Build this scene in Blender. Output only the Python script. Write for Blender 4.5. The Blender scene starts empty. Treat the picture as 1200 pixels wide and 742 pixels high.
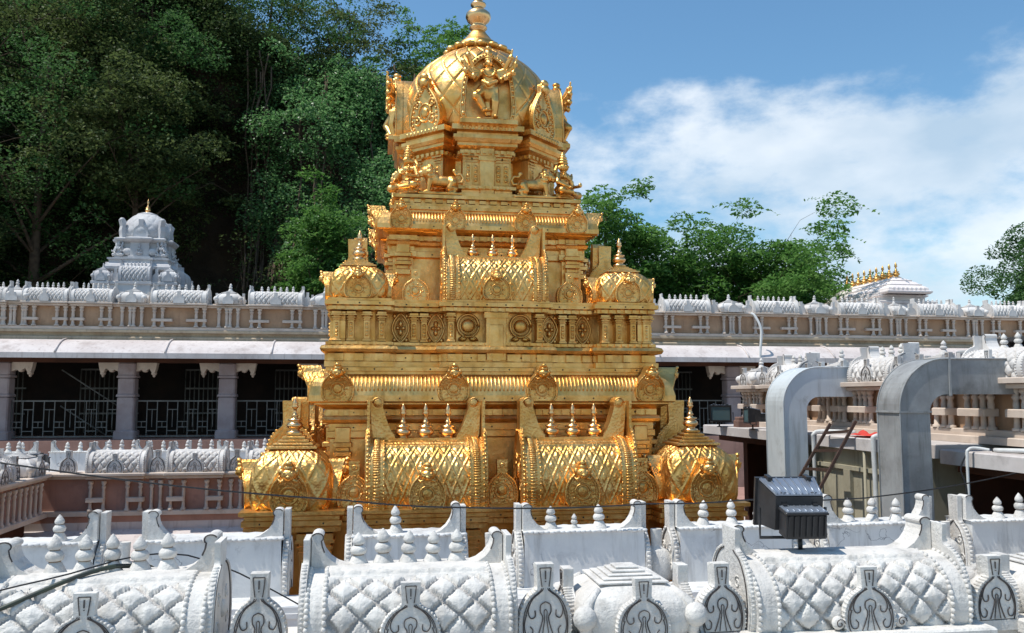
import bpy, math, random
import numpy as np
from mathutils import Vector, Matrix, noise as mnoise
R = math.radians
PI = math.pi
random.seed(7)
rng = np.random.default_rng(11)
S = bpy.context.scene
C = S.collection
EYE = 6.0                                   # height of the photographer's eye above the court

# ------------------------------------------------------------------ camera, sky, sun, exposure
YAW, PITCH = R(9.0), R(5.37)
cam = bpy.data.cameras.new('camera')
cam.sensor_width = 36.0
cam.lens = 30.0
cam.clip_start, cam.clip_end = 0.1, 3000
camo = bpy.data.objects.new('camera', cam); C.objects.link(camo)
camo.location = (0, 0, EYE)
camo.rotation_euler = (R(90) + PITCH, 0, -YAW)
S.camera = camo

SUN = Vector((-0.42, -0.07, 0.90)).normalized()
elev = math.asin(SUN.z)
azim = math.atan2(SUN.x, SUN.y)
sl = bpy.data.lights.new('sun', 'SUN'); sl.energy = 4.3; sl.angle = R(0.5); sl.color = (1.0, 0.95, 0.87)
so = bpy.data.objects.new('sun', sl); C.objects.link(so)
so.rotation_euler = SUN.to_track_quat('Z', 'Y').to_euler()
so.location = (-20, 10, 40)

W = bpy.data.worlds.new('World'); S.world = W; W.use_nodes = True
nt = W.node_tree; N = nt.nodes; L = nt.links
bg = N['Background']; bg.inputs['Strength'].default_value = 0.125
sky = N.new('ShaderNodeTexSky'); sky.sky_type = 'NISHITA'; sky.sun_disc = False
sky.sun_elevation = elev; sky.sun_rotation = azim
sky.air_density = 1.15; sky.dust_density = 0.4; sky.ozone_density = 1.2
tc = N.new('ShaderNodeTexCoord')
sep = N.new('ShaderNodeSeparateXYZ'); L.new(tc.outputs['Generated'], sep.inputs[0])
def wmath(op, a, b=None, c=None, clamp=False):
    n = N.new('ShaderNodeMath'); n.operation = op; n.use_clamp = clamp
    for i, v in enumerate((a, b, c)):
        if v is None: continue
        if isinstance(v, (int, float)): n.inputs[i].default_value = v
        else: L.new(v, n.inputs[i])
    return n.outputs[0]
cmb = N.new('ShaderNodeCombineXYZ')
L.new(sep.outputs['X'], cmb.inputs[0]); L.new(sep.outputs['Y'], cmb.inputs[1]); L.new(wmath('MULTIPLY', sep.outputs['Z'], 1.9), cmb.inputs[2])
cn = N.new('ShaderNodeTexNoise'); cn.inputs['Scale'].default_value = 3.4; cn.inputs['Detail'].default_value = 10; cn.inputs['Roughness'].default_value = 0.6
L.new(cmb.outputs[0], cn.inputs['Vector'])
# cumulus bank low over the horizon, clear blue above
lowband = N.new('ShaderNodeValToRGB'); lr = lowband.color_ramp
lr.interpolation = 'EASE'
lr.elements[0].position = 0.0; lr.elements[0].color = (.46, .46, .46, 1)
lr.elements[1].position = 0.62; lr.elements[1].color = (.30, .30, .30, 1)
for p_, v_ in ((.17, .58), (.26, .575), (.325, .46), (.39, .30)):
    e_ = lr.elements.new(p_); e_.color = (v_, v_, v_, 1)
L.new(sep.outputs['Z'], lowband.inputs[0])
cm = N.new('ShaderNodeMapRange'); cm.interpolation_type = 'SMOOTHSTEP'
cm.inputs['From Min'].default_value = 0.95; cm.inputs['From Max'].default_value = 1.12
L.new(wmath('ADD', cn.outputs['Fac'], lowband.outputs[0]), cm.inputs['Value'])
cshade = N.new('ShaderNodeTexNoise'); cshade.inputs['Scale'].default_value = 5.0; cshade.inputs['Detail'].default_value = 5
L.new(cmb.outputs[0], cshade.inputs['Vector'])
cr = N.new('ShaderNodeValToRGB')
cr.color_ramp.elements[0].position = 0.35; cr.color_ramp.elements[0].color = (4.2, 5.3, 6.4, 1)
cr.color_ramp.elements[1].position = 0.65; cr.color_ramp.elements[1].color = (7.6, 8.0, 8.4, 1)
L.new(cshade.outputs['Fac'], cr.inputs['Fac'])
mx = N.new('ShaderNodeMix'); mx.data_type = 'RGBA'
L.new(wmath('MULTIPLY', cm.outputs[0], 0.8), mx.inputs[0]); tint = N.new('ShaderNodeMix'); tint.data_type = 'RGBA'; tint.blend_type = 'MULTIPLY'; tint.inputs[0].default_value = 1.0
tint.inputs[7].default_value = (0.76, 1.05, 1.16, 1); L.new(sky.outputs[0], tint.inputs[6]); L.new(tint.outputs[2], mx.inputs[6]); L.new(cr.outputs[0], mx.inputs[7])
L.new(mx.outputs[2], bg.inputs['Color'])

S.view_settings.view_transform = 'Standard'
S.view_settings.look = 'None'
S.view_settings.gamma = 1
S.view_settings.use_curve_mapping = False
S.view_settings.exposure = 0.1

# ------------------------------------------------------------------ materials
def mat(name, base, base2=None, nscale=3.0, rough=0.7, metal=0.0, bump=0.0, bscale=20.0, bdist=0.01, stain=None, stain_amt=0.5,
        stain_scale=2.2, crack=False, rough2=None, spec=0.5, cells=0.0, cellscale=20.0, streak=False):
    m = bpy.data.materials.new(name); m.use_nodes = True
    t = m.node_tree; n = t.nodes; l = t.links
    p = n['Principled BSDF']
    p.inputs['Metallic'].default_value = metal; p.inputs['Roughness'].default_value = rough
    p.inputs['Specular IOR Level'].default_value = spec
    co = n.new('ShaderNodeTexCoord')
    oi = n.new('ShaderNodeObjectInfo')
    off = n.new('ShaderNodeVectorMath'); off.operation = 'ADD'
    sc = n.new('ShaderNodeVectorMath'); sc.operation = 'SCALE'; sc.inputs[0].default_value = (17, 9, 5)
    l.new(oi.outputs['Random'], sc.inputs['Scale'])
    l.new(co.outputs['Object'], off.inputs[0]); l.new(sc.outputs[0], off.inputs[1])
    V = off.outputs[0]
    def noise(scale, detail=5, rgh=0.6, vec=V):
        a = n.new('ShaderNodeTexNoise'); a.inputs['Scale'].default_value = scale; a.inputs['Detail'].default_value = detail
        a.inputs['Roughness'].default_value = rgh; l.new(vec, a.inputs['Vector']); return a.outputs['Fac']
    def ramp(v, a, b):
        r = n.new('ShaderNodeMapRange'); r.inputs['From Min'].default_value = a; r.inputs['From Max'].default_value = b
        r.interpolation_type = 'SMOOTHSTEP'; l.new(v, r.inputs['Value']); return r.outputs[0]
    def mix(f, a, b):
        x = n.new('ShaderNodeMix'); x.data_type = 'RGBA'
        for i, v in ((0, f), (6, a), (7, b)):
            if isinstance(v, float): x.inputs[i].default_value = v
            elif isinstance(v, tuple): x.inputs[i].default_value = (*v, 1)
            else: l.new(v, x.inputs[i])
        return x.outputs[2]
    def mul(a, b):
        x = n.new('ShaderNodeMath'); x.operation = 'MULTIPLY'
        for i, v in ((0, a), (1, b)):
            if isinstance(v, float): x.inputs[i].default_value = v
            else: l.new(v, x.inputs[i])
        return x.outputs[0]
    col = mix(ramp(noise(nscale), 0.35, 0.65), base, base2 or base)
    if stain:
        f = ramp(noise(stain_scale, 8, 0.7), 0.52, 0.72)
        if streak:
            mp = n.new('ShaderNodeMapping'); mp.inputs['Scale'].default_value = (5.0, 5.0, 0.55); l.new(V, mp.inputs['Vector'])
            f2 = ramp(noise(1.6, 6, 0.65, mp.outputs[0]), 0.5, 0.75)
            mxx = n.new('ShaderNodeMath'); mxx.operation = 'MAXIMUM'; l.new(f, mxx.inputs[0]); l.new(f2, mxx.inputs[1]); f = mxx.outputs[0]
        col = mix(mul(f, stain_amt), col, stain)
    if crack:
        vo = n.new('ShaderNodeTexVoronoi'); vo.feature = 'DISTANCE_TO_EDGE'; vo.inputs['Scale'].default_value = 1.3
        wv = n.new('ShaderNodeVectorMath'); wv.operation = 'ADD'
        nn = n.new('ShaderNodeTexNoise'); nn.inputs['Scale'].default_value = 5; nn.inputs['Detail'].default_value = 6; l.new(V, nn.inputs['Vector'])
        sc2 = n.new('ShaderNodeVectorMath'); sc2.operation = 'SCALE'; sc2.inputs['Scale'].default_value = 0.5; l.new(nn.outputs['Color'], sc2.inputs[0])
        l.new(V, wv.inputs[0]); l.new(sc2.outputs[0], wv.inputs[1]); l.new(wv.outputs[0], vo.inputs['Vector'])
        line = ramp(vo.outputs['Distance'], 0.008, 0.002)
        col = mix(mul(mul(line, ramp(noise(2.0, 2), 0.5, 0.58)), 0.75), col, (0.16, 0.16, 0.17))
    l.new(col, p.inputs['Base Color'])
    if rough2 is not None:
        r = n.new('ShaderNodeMapRange'); r.inputs['To Min'].default_value = rough; r.inputs['To Max'].default_value = rough2
        r.inputs['From Min'].default_value = 0.35; r.inputs['From Max'].default_value = 0.65
        l.new(noise(nscale * 1.7), r.inputs['Value']); l.new(r.outputs[0], p.inputs['Roughness'])
    if bump or cells:
        b = n.new('ShaderNodeBump'); b.inputs['Strength'].default_value = max(bump, cells); b.inputs['Distance'].default_value = bdist
        h = noise(bscale, 6)
        if cells:
            vo = n.new('ShaderNodeTexVoronoi'); vo.inputs['Scale'].default_value = cellscale; vo.feature = 'SMOOTH_F1'
            l.new(V, vo.inputs['Vector'])
            ad = n.new('ShaderNodeMath'); ad.operation = 'MULTIPLY_ADD'; ad.inputs[1].default_value = 0.5; l.new(h, ad.inputs[0])
            l.new(vo.outputs['Distance'], ad.inputs[2]); h = ad.outputs[0]
        l.new(h, b.inputs['Height']); l.new(b.outputs[0], p.inputs['Normal'])
    return m

GOLD_A, GOLD_B = (0.89, 0.545, 0.195), (0.73, 0.385, 0.10)
M = {}
M['gold'] = mat('gold_sheet', GOLD_A, GOLD_B, 3.1, 0.32, 1.0, bump=0.5, bscale=22, bdist=0.010, rough2=0.48, stain=(0.36, 0.17, 0.045), stain_amt=0.6, stain_scale=3.0, streak=True)
M['gold_emboss'] = mat('embossed_gold_sheet', GOLD_A, GOLD_B, 3.1, 0.34, 1.0, cells=0.7, bscale=45, cellscale=36, bdist=0.009, rough2=0.48, stain=(0.36, 0.17, 0.045), stain_amt=0.55, stain_scale=3.0)
M['gold_polish'] = mat('polished_gold', (0.90, 0.58, 0.28), (0.84, 0.50, 0.22), 4, 0.26, 1.0, rough2=0.36)
M['rivet'] = mat('dark_rivet', (0.035, 0.02, 0.01), rough=0.6)
M['white'] = mat('white_limewash', (0.72, 0.695, 0.65), (0.60, 0.575, 0.54), 4, 0.85, bump=0.8, bscale=38, bdist=0.014, stain=(0.27, 0.26, 0.24), stain_amt=0.6, stain_scale=4.5, streak=True, spec=0.2)
M['plaster'] = mat('white_plaster', (0.69, 0.685, 0.665), (0.59, 0.59, 0.585), 2.2, 0.85, bump=0.3, bscale=22, bdist=0.012, stain=(0.30, 0.29, 0.27), stain_amt=0.65, crack=True, spec=0.2, streak=True)
M['line'] = mat('dark_painted_line', (0.055, 0.05, 0.05), (0.12, 0.10, 0.09), 12, 0.8, spec=0.2)
M['grime'] = mat('brown_grime', (0.28, 0.2, 0.14), (0.4, 0.33, 0.27), 12, 0.9, spec=0.2)
M['groove'] = mat('dirt_in_the_grooves', (0.36, 0.34, 0.32), (0.50, 0.48, 0.46), 14, 0.95, spec=0.1)
M['farwhite'] = mat('cream_limewash', (0.68, 0.655, 0.63), (0.56, 0.535, 0.51), 1.5, 0.85, bump=0.3, bscale=14, bdist=0.02, stain=(0.36, 0.31, 0.28), stain_amt=0.6, stain_scale=1.4, spec=0.2)
M['tan'] = mat('ochre_wall', (0.47, 0.31, 0.20), (0.38, 0.24, 0.15), 1.3, 0.85, stain=(0.22, 0.13, 0.09), stain_amt=0.5, spec=0.2, streak=True)
M['pinkwall'] = mat('dusty_pink_wall', (0.42, 0.24, 0.19), (0.34, 0.19, 0.15), 1.6, 0.85, stain=(0.2, 0.12, 0.1), stain_amt=0.5, spec=0.2, streak=True)
M['cream'] = mat('cream_paint', (0.62, 0.52, 0.44), (0.52, 0.43, 0.36), 2.0, 0.85, stain=(0.3, 0.22, 0.18), stain_amt=0.5, spec=0.2)
M['band'] = mat('sandy_band', (0.52, 0.42, 0.30), (0.43, 0.33, 0.23), 1.4, 0.85, stain=(0.25, 0.18, 0.13), stain_amt=0.6, spec=0.2, streak=True)
M['eave'] = mat('pale_pink_eave', (0.66, 0.605, 0.585), (0.54, 0.48, 0.46), 0.8, 0.85, streak=True, stain=(0.28, 0.22, 0.2), stain_amt=0.6, stain_scale=0.9, spec=0.2, bump=0.2, bscale=8)
M['pillar'] = mat('mauve_pillar_paint', (0.38, 0.32, 0.32), (0.30, 0.24, 0.24), 1.5, 0.85, stain=(0.25, 0.17, 0.15), stain_amt=0.5, spec=0.2)
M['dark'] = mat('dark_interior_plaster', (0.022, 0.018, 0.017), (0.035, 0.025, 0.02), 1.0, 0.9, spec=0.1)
M['redbrown'] = mat('red_oxide_plaster', (0.10, 0.045, 0.03), (0.07, 0.035, 0.025), 1.2, 0.9, spec=0.1)
M['iron'] = mat('painted_grille_iron', (0.16, 0.155, 0.14), (0.10, 0.1, 0.09), 4, 0.55)
M['blackiron'] = mat('black_window_iron', (0.05, 0.05, 0.05), rough=0.6)
M['concrete'] = mat('court_stone', (0.42, 0.39, 0.35), (0.34, 0.31, 0.28), 0.7, 0.9, spec=0.2)
M['earth'] = mat('dry_earth', (0.20, 0.15, 0.10), (0.13, 0.11, 0.06), 0.3, 0.95, spec=0.1)
M['roofslab'] = mat('dusty_roof_screed', (0.62, 0.58, 0.56), (0.5, 0.46, 0.44), 1.2, 0.9, stain=(0.3, 0.27, 0.25), stain_amt=0.6, spec=0.2)
M['beige'] = mat('beige_wall', (0.42, 0.39, 0.29), (0.34, 0.31, 0.23), 1.2, 0.9, stain=(0.16, 0.14, 0.10), stain_amt=0.7, spec=0.2, streak=True)
M['duct'] = mat('pale_grey_metal_duct', (0.58, 0.63, 0.66), (0.50, 0.55, 0.58), 1.2, 0.6, stain=(0.26, 0.27, 0.26), stain_amt=0.6, streak=True)
M['duct2'] = mat('weathered_grey_duct', (0.33, 0.34, 0.34), (0.22, 0.22, 0.22), 1.5, 0.65, stain=(0.10, 0.10, 0.09), stain_amt=0.75, stain_scale=1.4, streak=True, bump=0.2, bscale=6, bdist=0.02)
M['black'] = mat('black_metal', (0.018, 0.018, 0.02), (0.03, 0.03, 0.032), 8, 0.45)
M['greylamp'] = mat('grey_metal_casing', (0.30, 0.34, 0.40), (0.24, 0.27, 0.32), 6, 0.35, metal=0.5)
M['glass'] = mat('lamp_glass', (0.10, 0.16, 0.17), rough=0.08)
M['rust'] = mat('rusty_iron', (0.075, 0.04, 0.028), (0.05, 0.028, 0.02), 8, 0.75, stain=(0.16, 0.07, 0.03), stain_amt=0.5)
M['red'] = mat('red_cloth', (0.62, 0.05, 0.03), (0.5, 0.04, 0.03), 6, 0.8)
M['pipe'] = mat('white_pipe_plastic', (0.66, 0.67, 0.66), (0.56, 0.57, 0.56), 4, 0.5)
M['cable'] = mat('black_cable_rubber', (0.015, 0.015, 0.017), rough=0.5)
M['hose'] = mat('dark_green_hose', (0.04, 0.055, 0.035), (0.03, 0.035, 0.03), 8, 0.5)
M['sheet'] = mat('charcoal_roof_sheet', (0.03, 0.03, 0.033), (0.05, 0.05, 0.05), 2, 0.6)
M['brick'] = mat('dusty_red_brick', (0.22, 0.12, 0.09), (0.17, 0.10, 0.08), 5, 0.9)
M['stonewhite'] = mat('grey_white_stone', (0.60, 0.59, 0.59), (0.49, 0.48, 0.49), 1.3, 0.85, bump=0.3, bscale=10, bdist=0.03, stain=(0.28, 0.28, 0.30), stain_amt=0.55, stain_scale=1.2, spec=0.2)
M['pinkpale'] = mat('pale_cream_pink_plaster', (0.80, 0.74, 0.71), (0.72, 0.65, 0.63), 1.0, 0.85, stain=(0.4, 0.33, 0.33), stain_amt=0.4, spec=0.2)
M['rock'] = mat('dark_brown_rock', (0.035, 0.026, 0.018), (0.06, 0.043, 0.028), 0.35, 0.95, bump=0.8, bscale=1.6, bdist=0.5, spec=0.1)
M['bark'] = mat('grey_brown_bark', (0.11, 0.08, 0.055), (0.07, 0.05, 0.035), 4, 0.9, spec=0.1)
M['lightwin'] = mat('pale_window_paint', (0.5, 0.5, 0.48), rough=0.6)

def leafmat(name, a, b, c, trans=0.35):
    m = bpy.data.materials.new(name); m.use_nodes = True
    t = m.node_tree; n = t.nodes; l = t.links
    p = n['Principled BSDF']; sh = name.startswith('creeper'); p.inputs['Roughness'].default_value = 0.42 if sh else 0.6; p.inputs['Specular IOR Level'].default_value = 0.55 if sh else 0.2
    g = n.new('ShaderNodeNewGeometry')
    cr = n.new('ShaderNodeValToRGB'); cr.color_ramp.elements[0].color = (*a, 1); cr.color_ramp.elements[1].color = (*c, 1)
    e = cr.color_ramp.elements.new(0.6); e.color = (*b, 1)
    l.new(g.outputs['Random Per Island'], cr.inputs['Fac'])
    l.new(cr.outputs[0], p.inputs['Base Color'])
    tr = n.new('ShaderNodeBsdfTranslucent'); l.new(cr.outputs[0], tr.inputs['Color'])
    ms = n.new('ShaderNodeMixShader'); ms.inputs[0].default_value = trans
    l.new(p.outputs[0], ms.inputs[1]); l.new(tr.outputs[0], ms.inputs[2]); l.new(ms.outputs[0], n['Material Output'].inputs['Surface'])
    return m
M['leaf_dark'] = leafmat('dark_leaves', (0.022, 0.045, 0.015), (0.05, 0.09, 0.028), (0.11, 0.145, 0.05), 0.35)
M['leaf_mid'] = leafmat('mid_green_leaves', (0.035, 0.09, 0.024), (0.065, 0.155, 0.045), (0.12, 0.21, 0.075), 0.45)
M['leaf_creeper'] = leafmat('creeper_leaves', (0.05, 0.14, 0.045), (0.12, 0.27, 0.09), (0.24, 0.40, 0.17), 0.5)
M['leaf_tree'] = leafmat('feathery_green_leaves', (0.06, 0.155, 0.03), (0.11, 0.25, 0.05), (0.18, 0.33, 0.085), 0.5)
M['leaf_olive'] = leafmat('olive_leaves', (0.045, 0.068, 0.022), (0.09, 0.13, 0.04), (0.155, 0.20, 0.07), 0.4)

# ------------------------------------------------------------------ mesh helpers
class MB:
    def __init__(s):
        s.v = []; s.f = []; s.m = []; s.s = []; s.M = None
    def add(s, vs, fs, mi=0, smooth=False):
        o = len(s.v)
        if s.M is not None:
            vs = [tuple(s.M @ Vector(p)) for p in vs]
        s.v.extend(vs)
        for f in fs:
            s.f.append([i + o for i in f]); s.m.append(mi); s.s.append(smooth)
    def box(s, x0, x1, y0, y1, z0, z1, mi=0):
        v = [(x0,y0,z0),(x1,y0,z0),(x1,y1,z0),(x0,y1,z0),(x0,y0,z1),(x1,y0,z1),(x1,y1,z1),(x0,y1,z1)]
        s.add(v, [(3,2,1,0),(4,5,6,7),(0,1,5,4),(1,2,6,5),(2,3,7,6),(3,0,4,7)], mi)
    def bbox(s, x0, x1, y0, y1, z0, z1, b=0.01, mi=0):     # box with chamfered upright and top edges
        pl = [(x0+b,y0),(x1-b,y0),(x1,y0+b),(x1,y1-b),(x1-b,y1),(x0+b,y1),(x0,y1-b),(x0,y0+b)]
        pin = [(x0+2*b,y0+b),(x1-2*b,y0+b),(x1-b,y0+2*b),(x1-b,y1-2*b),(x1-2*b,y1-b),(x0+2*b,y1-b),(x0+b,y1-2*b),(x0+b,y0+2*b)]
        v = [(a,c,z0) for a,c in pl]+[(a,c,z1-b) for a,c in pl]+[(a,c,z1) for a,c in pin]
        f = [tuple(range(7,-1,-1)), tuple(range(16,24))]
        for k in (0,8):
            for i in range(8):
                j=(i+1)%8; f.append((k+i,k+j,k+8+j,k+8+i))
        s.add(v, f, mi)
    def grid(s, fn, nu, nv, mi=0, smooth=True, flip=False, mfn=None):
        v = [fn(i/nu, j/nv) for j in range(nv+1) for i in range(nu+1)]
        f = []
        for j in range(nv):
            for i in range(nu):
                a = j*(nu+1)+i; q = (a,a+1,a+nu+2,a+nu+1)
                f.append(q[::-1] if flip else q)
        s.add(v, f, mi, smooth)
        if mfn:
            k0 = len(s.m)-nu*nv
            for j in range(nv):
                for i in range(nu): s.m[k0+j*nu+i] = mfn((i+.5)/nu, (j+.5)/nv)
    def prism(s, poly, d0, d1, axis='y', mi=0):
        n = len(poly)
        def P(a,b,d): return {'y':(a,d,b),'x':(d,a,b),'z':(a,b,d)}[axis]
        v = [P(a,b,d0) for a,b in poly]+[P(a,b,d1) for a,b in poly]
        f = [tuple(range(n)), tuple(range(2*n-1,n-1,-1))]
        for i in range(n):
            j=(i+1)%n; f.append((j,i,n+i,n+j))
        s.add(v, f, mi)
    def lathe(s, prof, n=16, c=(0,0,0), mi=0, smooth=True, sy=1.0):
        v = []; f = []
        for r,z in prof:
            for k in range(n):
                a = 2*PI*k/n; v.append((c[0]+r*math.cos(a), c[1]+sy*r*math.sin(a), c[2]+z))
        for j in range(len(prof)-1):
            for k in range(n):
                q=(k+1)%n; f.append((j*n+k,j*n+q,(j+1)*n+q,(j+1)*n+k))
        f.append(tuple(range((len(prof)-1)*n, len(prof)*n)))
        s.add(v, f, mi, smooth)
    def tube(s, pts, r, n=6, mi=0, caps=True, smooth=True):
        pts = [Vector(p) for p in pts]; v=[]; f=[]
        rr = r if isinstance(r,(list,tuple)) else [r]*len(pts)
        prev = None
        for i,p in enumerate(pts):
            t = (pts[min(i+1,len(pts)-1)]-pts[max(i-1,0)])
            if t.length < 1e-9: t = Vector((0,0,1))
            t.normalize()
            if prev is None:
                a = t.orthogonal().normalized()
            else:
                a = (prev - t*prev.dot(t))
                a = a.normalized() if a.length>1e-6 else t.orthogonal().normalized()
            prev = a; b = t.cross(a)
            for k in range(n):
                q = 2*PI*k/n; v.append(tuple(p+(a*math.cos(q)+b*math.sin(q))*rr[i]))
        for i in range(len(pts)-1):
            for k in range(n):
                q=(k+1)%n; f.append((i*n+k,i*n+q,(i+1)*n+q,(i+1)*n+k))
        if caps:
            f.append(tuple(range(n-1,-1,-1))); f.append(tuple(range((len(pts)-1)*n,len(pts)*n)))
        s.add(v,f,mi,smooth)
    def ball(s, c, r, nu=12, nv=8, mi=0):
        if not isinstance(r,(tuple,list)): r=(r,r,r)
        v=[(c[0],c[1],c[2]-r[2])]; f=[]
        for j in range(1,nv):
            t=-PI/2+PI*j/nv
            for k in range(nu):
                a=2*PI*k/nu; v.append((c[0]+r[0]*math.cos(t)*math.cos(a),c[1]+r[1]*math.cos(t)*math.sin(a),c[2]+r[2]*math.sin(t)))
        v.append((c[0],c[1],c[2]+r[2])); last=len(v)-1
        for k in range(nu):
            q=(k+1)%nu
            f.append((0,1+q,1+k)); f.append((last,1+(nv-2)*nu+k,1+(nv-2)*nu+q))
            for j in range(nv-2):
                f.append((1+j*nu+k,1+j*nu+q,1+(j+1)*nu+q,1+(j+1)*nu+k))
        s.add(v,f,mi,True)
    def sweep(s, plan, prof, mi=0, top=True):          # profile (outward offset, z) carried round a closed rectilinear/any CCW plan
        n=len(plan); offs=[]
        for i in range(n):
            p0=Vector(plan[i-1]); p=Vector(plan[i]); p1=Vector(plan[(i+1)%n])
            e0=(p-p0).normalized(); e1=(p1-p).normalized()
            n0=Vector((e0.y,-e0.x)); n1=Vector((e1.y,-e1.x))
            b=n0+n1; d=1+n0.dot(n1)
            offs.append(b/d if abs(d)>1e-6 else n0)
        v=[]; f=[]
        for o,z in prof:
            for i in range(n):
                v.append((plan[i][0]+offs[i].x*o, plan[i][1]+offs[i].y*o, z))
        for j in range(len(prof)-1):
            for i in range(n):
                q=(i+1)%n; f.append((j*n+i,j*n+q,(j+1)*n+q,(j+1)*n+i))
        if top: f.append(tuple(range((len(prof)-1)*n,len(prof)*n)))
        s.add(v,f,mi)
    def rivets(s, plan, off, z, step, mi=1, r=0.012):
        n=len(plan)
        for i in range(n):
            a=Vector(plan[i]); b=Vector(plan[(i+1)%n]); e=b-a; ln=e.length; e.normalize(); nn=Vector((e.y,-e.x))
            if nn.y>0.5: continue
            k=max(1,int(ln/step))
            for j in range(k):
                p=a+e*((j+0.5)*ln/k)+nn*(off+0.003); q=p+e*random.uniform(-.04,.04)
                c=Vector((q.x,q.y,z)); u=Vector((e.x,e.y,0)); w=Vector((0,0,1))
                s.add([tuple(c+u*r*math.cos(t)+w*r*math.sin(t)) for t in [PI/3*h for h in range(6)]],[(0,1,2,3,4,5)],mi)
    def dentils(s, plan, off, z0, z1, step, w, d, mi=0):
        n=len(plan)
        for i in range(n):
            a=Vector(plan[i]); c=Vector(plan[(i+1)%n]); e=c-a; ln=e.length; e.normalize(); nn=Vector((e.y,-e.x))
            if nn.y>.5 or ln<.12: continue
            k=max(1,int(ln/step))
            for j in range(k):
                p=a+e*((j+.5)*ln/k); q=[p-e*w/2+nn*(off-.02),p+e*w/2+nn*(off-.02),p+e*w/2+nn*(off+d),p-e*w/2+nn*(off+d)]
                v=[(x.x,x.y,z0) for x in q]+[(x.x,x.y,z1) for x in q]
                s.add(v,[(3,2,1,0),(4,5,6,7),(0,1,5,4),(1,2,6,5),(2,3,7,6),(3,0,4,7)],mi)
    def mesh(s, name, mats):
        me = bpy.data.meshes.new(name)
        me.from_pydata(s.v, [], s.f)
        for m in mats: me.materials.append(M[m] if isinstance(m,str) else m)
        me.polygons.foreach_set('material_index', s.m)
        me.polygons.foreach_set('use_smooth', s.s)
        me.update()
        return me

def node(name, me, parent=None, mtx=None, label=None, cat=None, group=None, kind=None):
    o = bpy.data.objects.new(name, me); C.objects.link(o)
    if parent is not None: o.parent = parent
    if mtx is not None: o.matrix_local = mtx
    if label: o['label'] = label
    if cat: o['category'] = cat
    if group: o['group'] = group
    if kind: o['kind'] = kind
    return o
def T(x,y,z,rz=0,s=1.0,rx=0):
    m = Matrix.Translation((x,y,z)) @ Matrix.Rotation(rz,4,'Z') @ Matrix.Rotation(rx,4,'X')
    if isinstance(s,(tuple,list)): return m @ Matrix.Diagonal((*s,1))
    return m @ Matrix.Scale(s,4)
def place(proto, name, parent, mtx):                 # proto = (body mesh, [(child name, mesh, local matrix)])
    o = node(name, proto[0], parent, mtx)
    for cn_, cm_, ct_ in proto[1]:
        if cn_ == 'finial' and not cm_.materials[0].name.startswith('polished'):     # hand-made: no two quite alike
            ct_ = ct_ @ Matrix.Rotation(random.uniform(-.045, .045), 4, 'Y') @ Matrix.Rotation(random.uniform(-.03, .03), 4, 'X') @ Matrix.Diagonal((random.uniform(.93, 1.06), 1, random.uniform(.90, 1.06), 1))
        if cn_ == 'horn' and not cm_.materials[0].name.endswith('gold_sheet'): ct_ = ct_ @ Matrix.Diagonal((random.uniform(.93, 1.06), 1, random.uniform(.92, 1.05), 1))
        node(cn_, cm_, o, ct_)
    return o
def remesh(mb, name, mats, voxel, smooth_it=2):
    me = mb.mesh(name+'_raw', mats); o = bpy.data.objects.new('tmp', me); C.objects.link(o)
    r = o.modifiers.new('r','REMESH'); r.mode='VOXEL'; r.voxel_size=voxel; r.use_smooth_shade=True
    if smooth_it:
        sm=o.modifiers.new('s','SMOOTH'); sm.iterations=smooth_it; sm.factor=0.5
    dg=bpy.context.evaluated_depsgraph_get(); dg.update()
    out=bpy.data.meshes.new_from_object(o.evaluated_get(dg)); out.name=name
    out.materials.clear()
    for m in mats: out.materials.append(M[m])
    bpy.data.objects.remove(o); bpy.data.meshes.remove(me)
    return out
def catmull(pts, k=5):
    out=[]; n=len(pts)
    for i in range(n-1):
        p0=Vector(pts[max(i-1,0)]); p1=Vector(pts[i]); p2=Vector(pts[i+1]); p3=Vector(pts[min(i+2,n-1)])
        for j in range(k):
            t=j/k
            out.append(tuple(0.5*((2*p1)+(p2-p0)*t+(2*p0-5*p1+4*p2-p3)*t*t+(3*p1-p0-3*p2+p3)*t**3)))
    out.append(tuple(pts[-1])); return out
def sstep(a,b,x):
    t=min(1,max(0,(x-a)/(b-a))); return t*t*(3-2*t)

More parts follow.
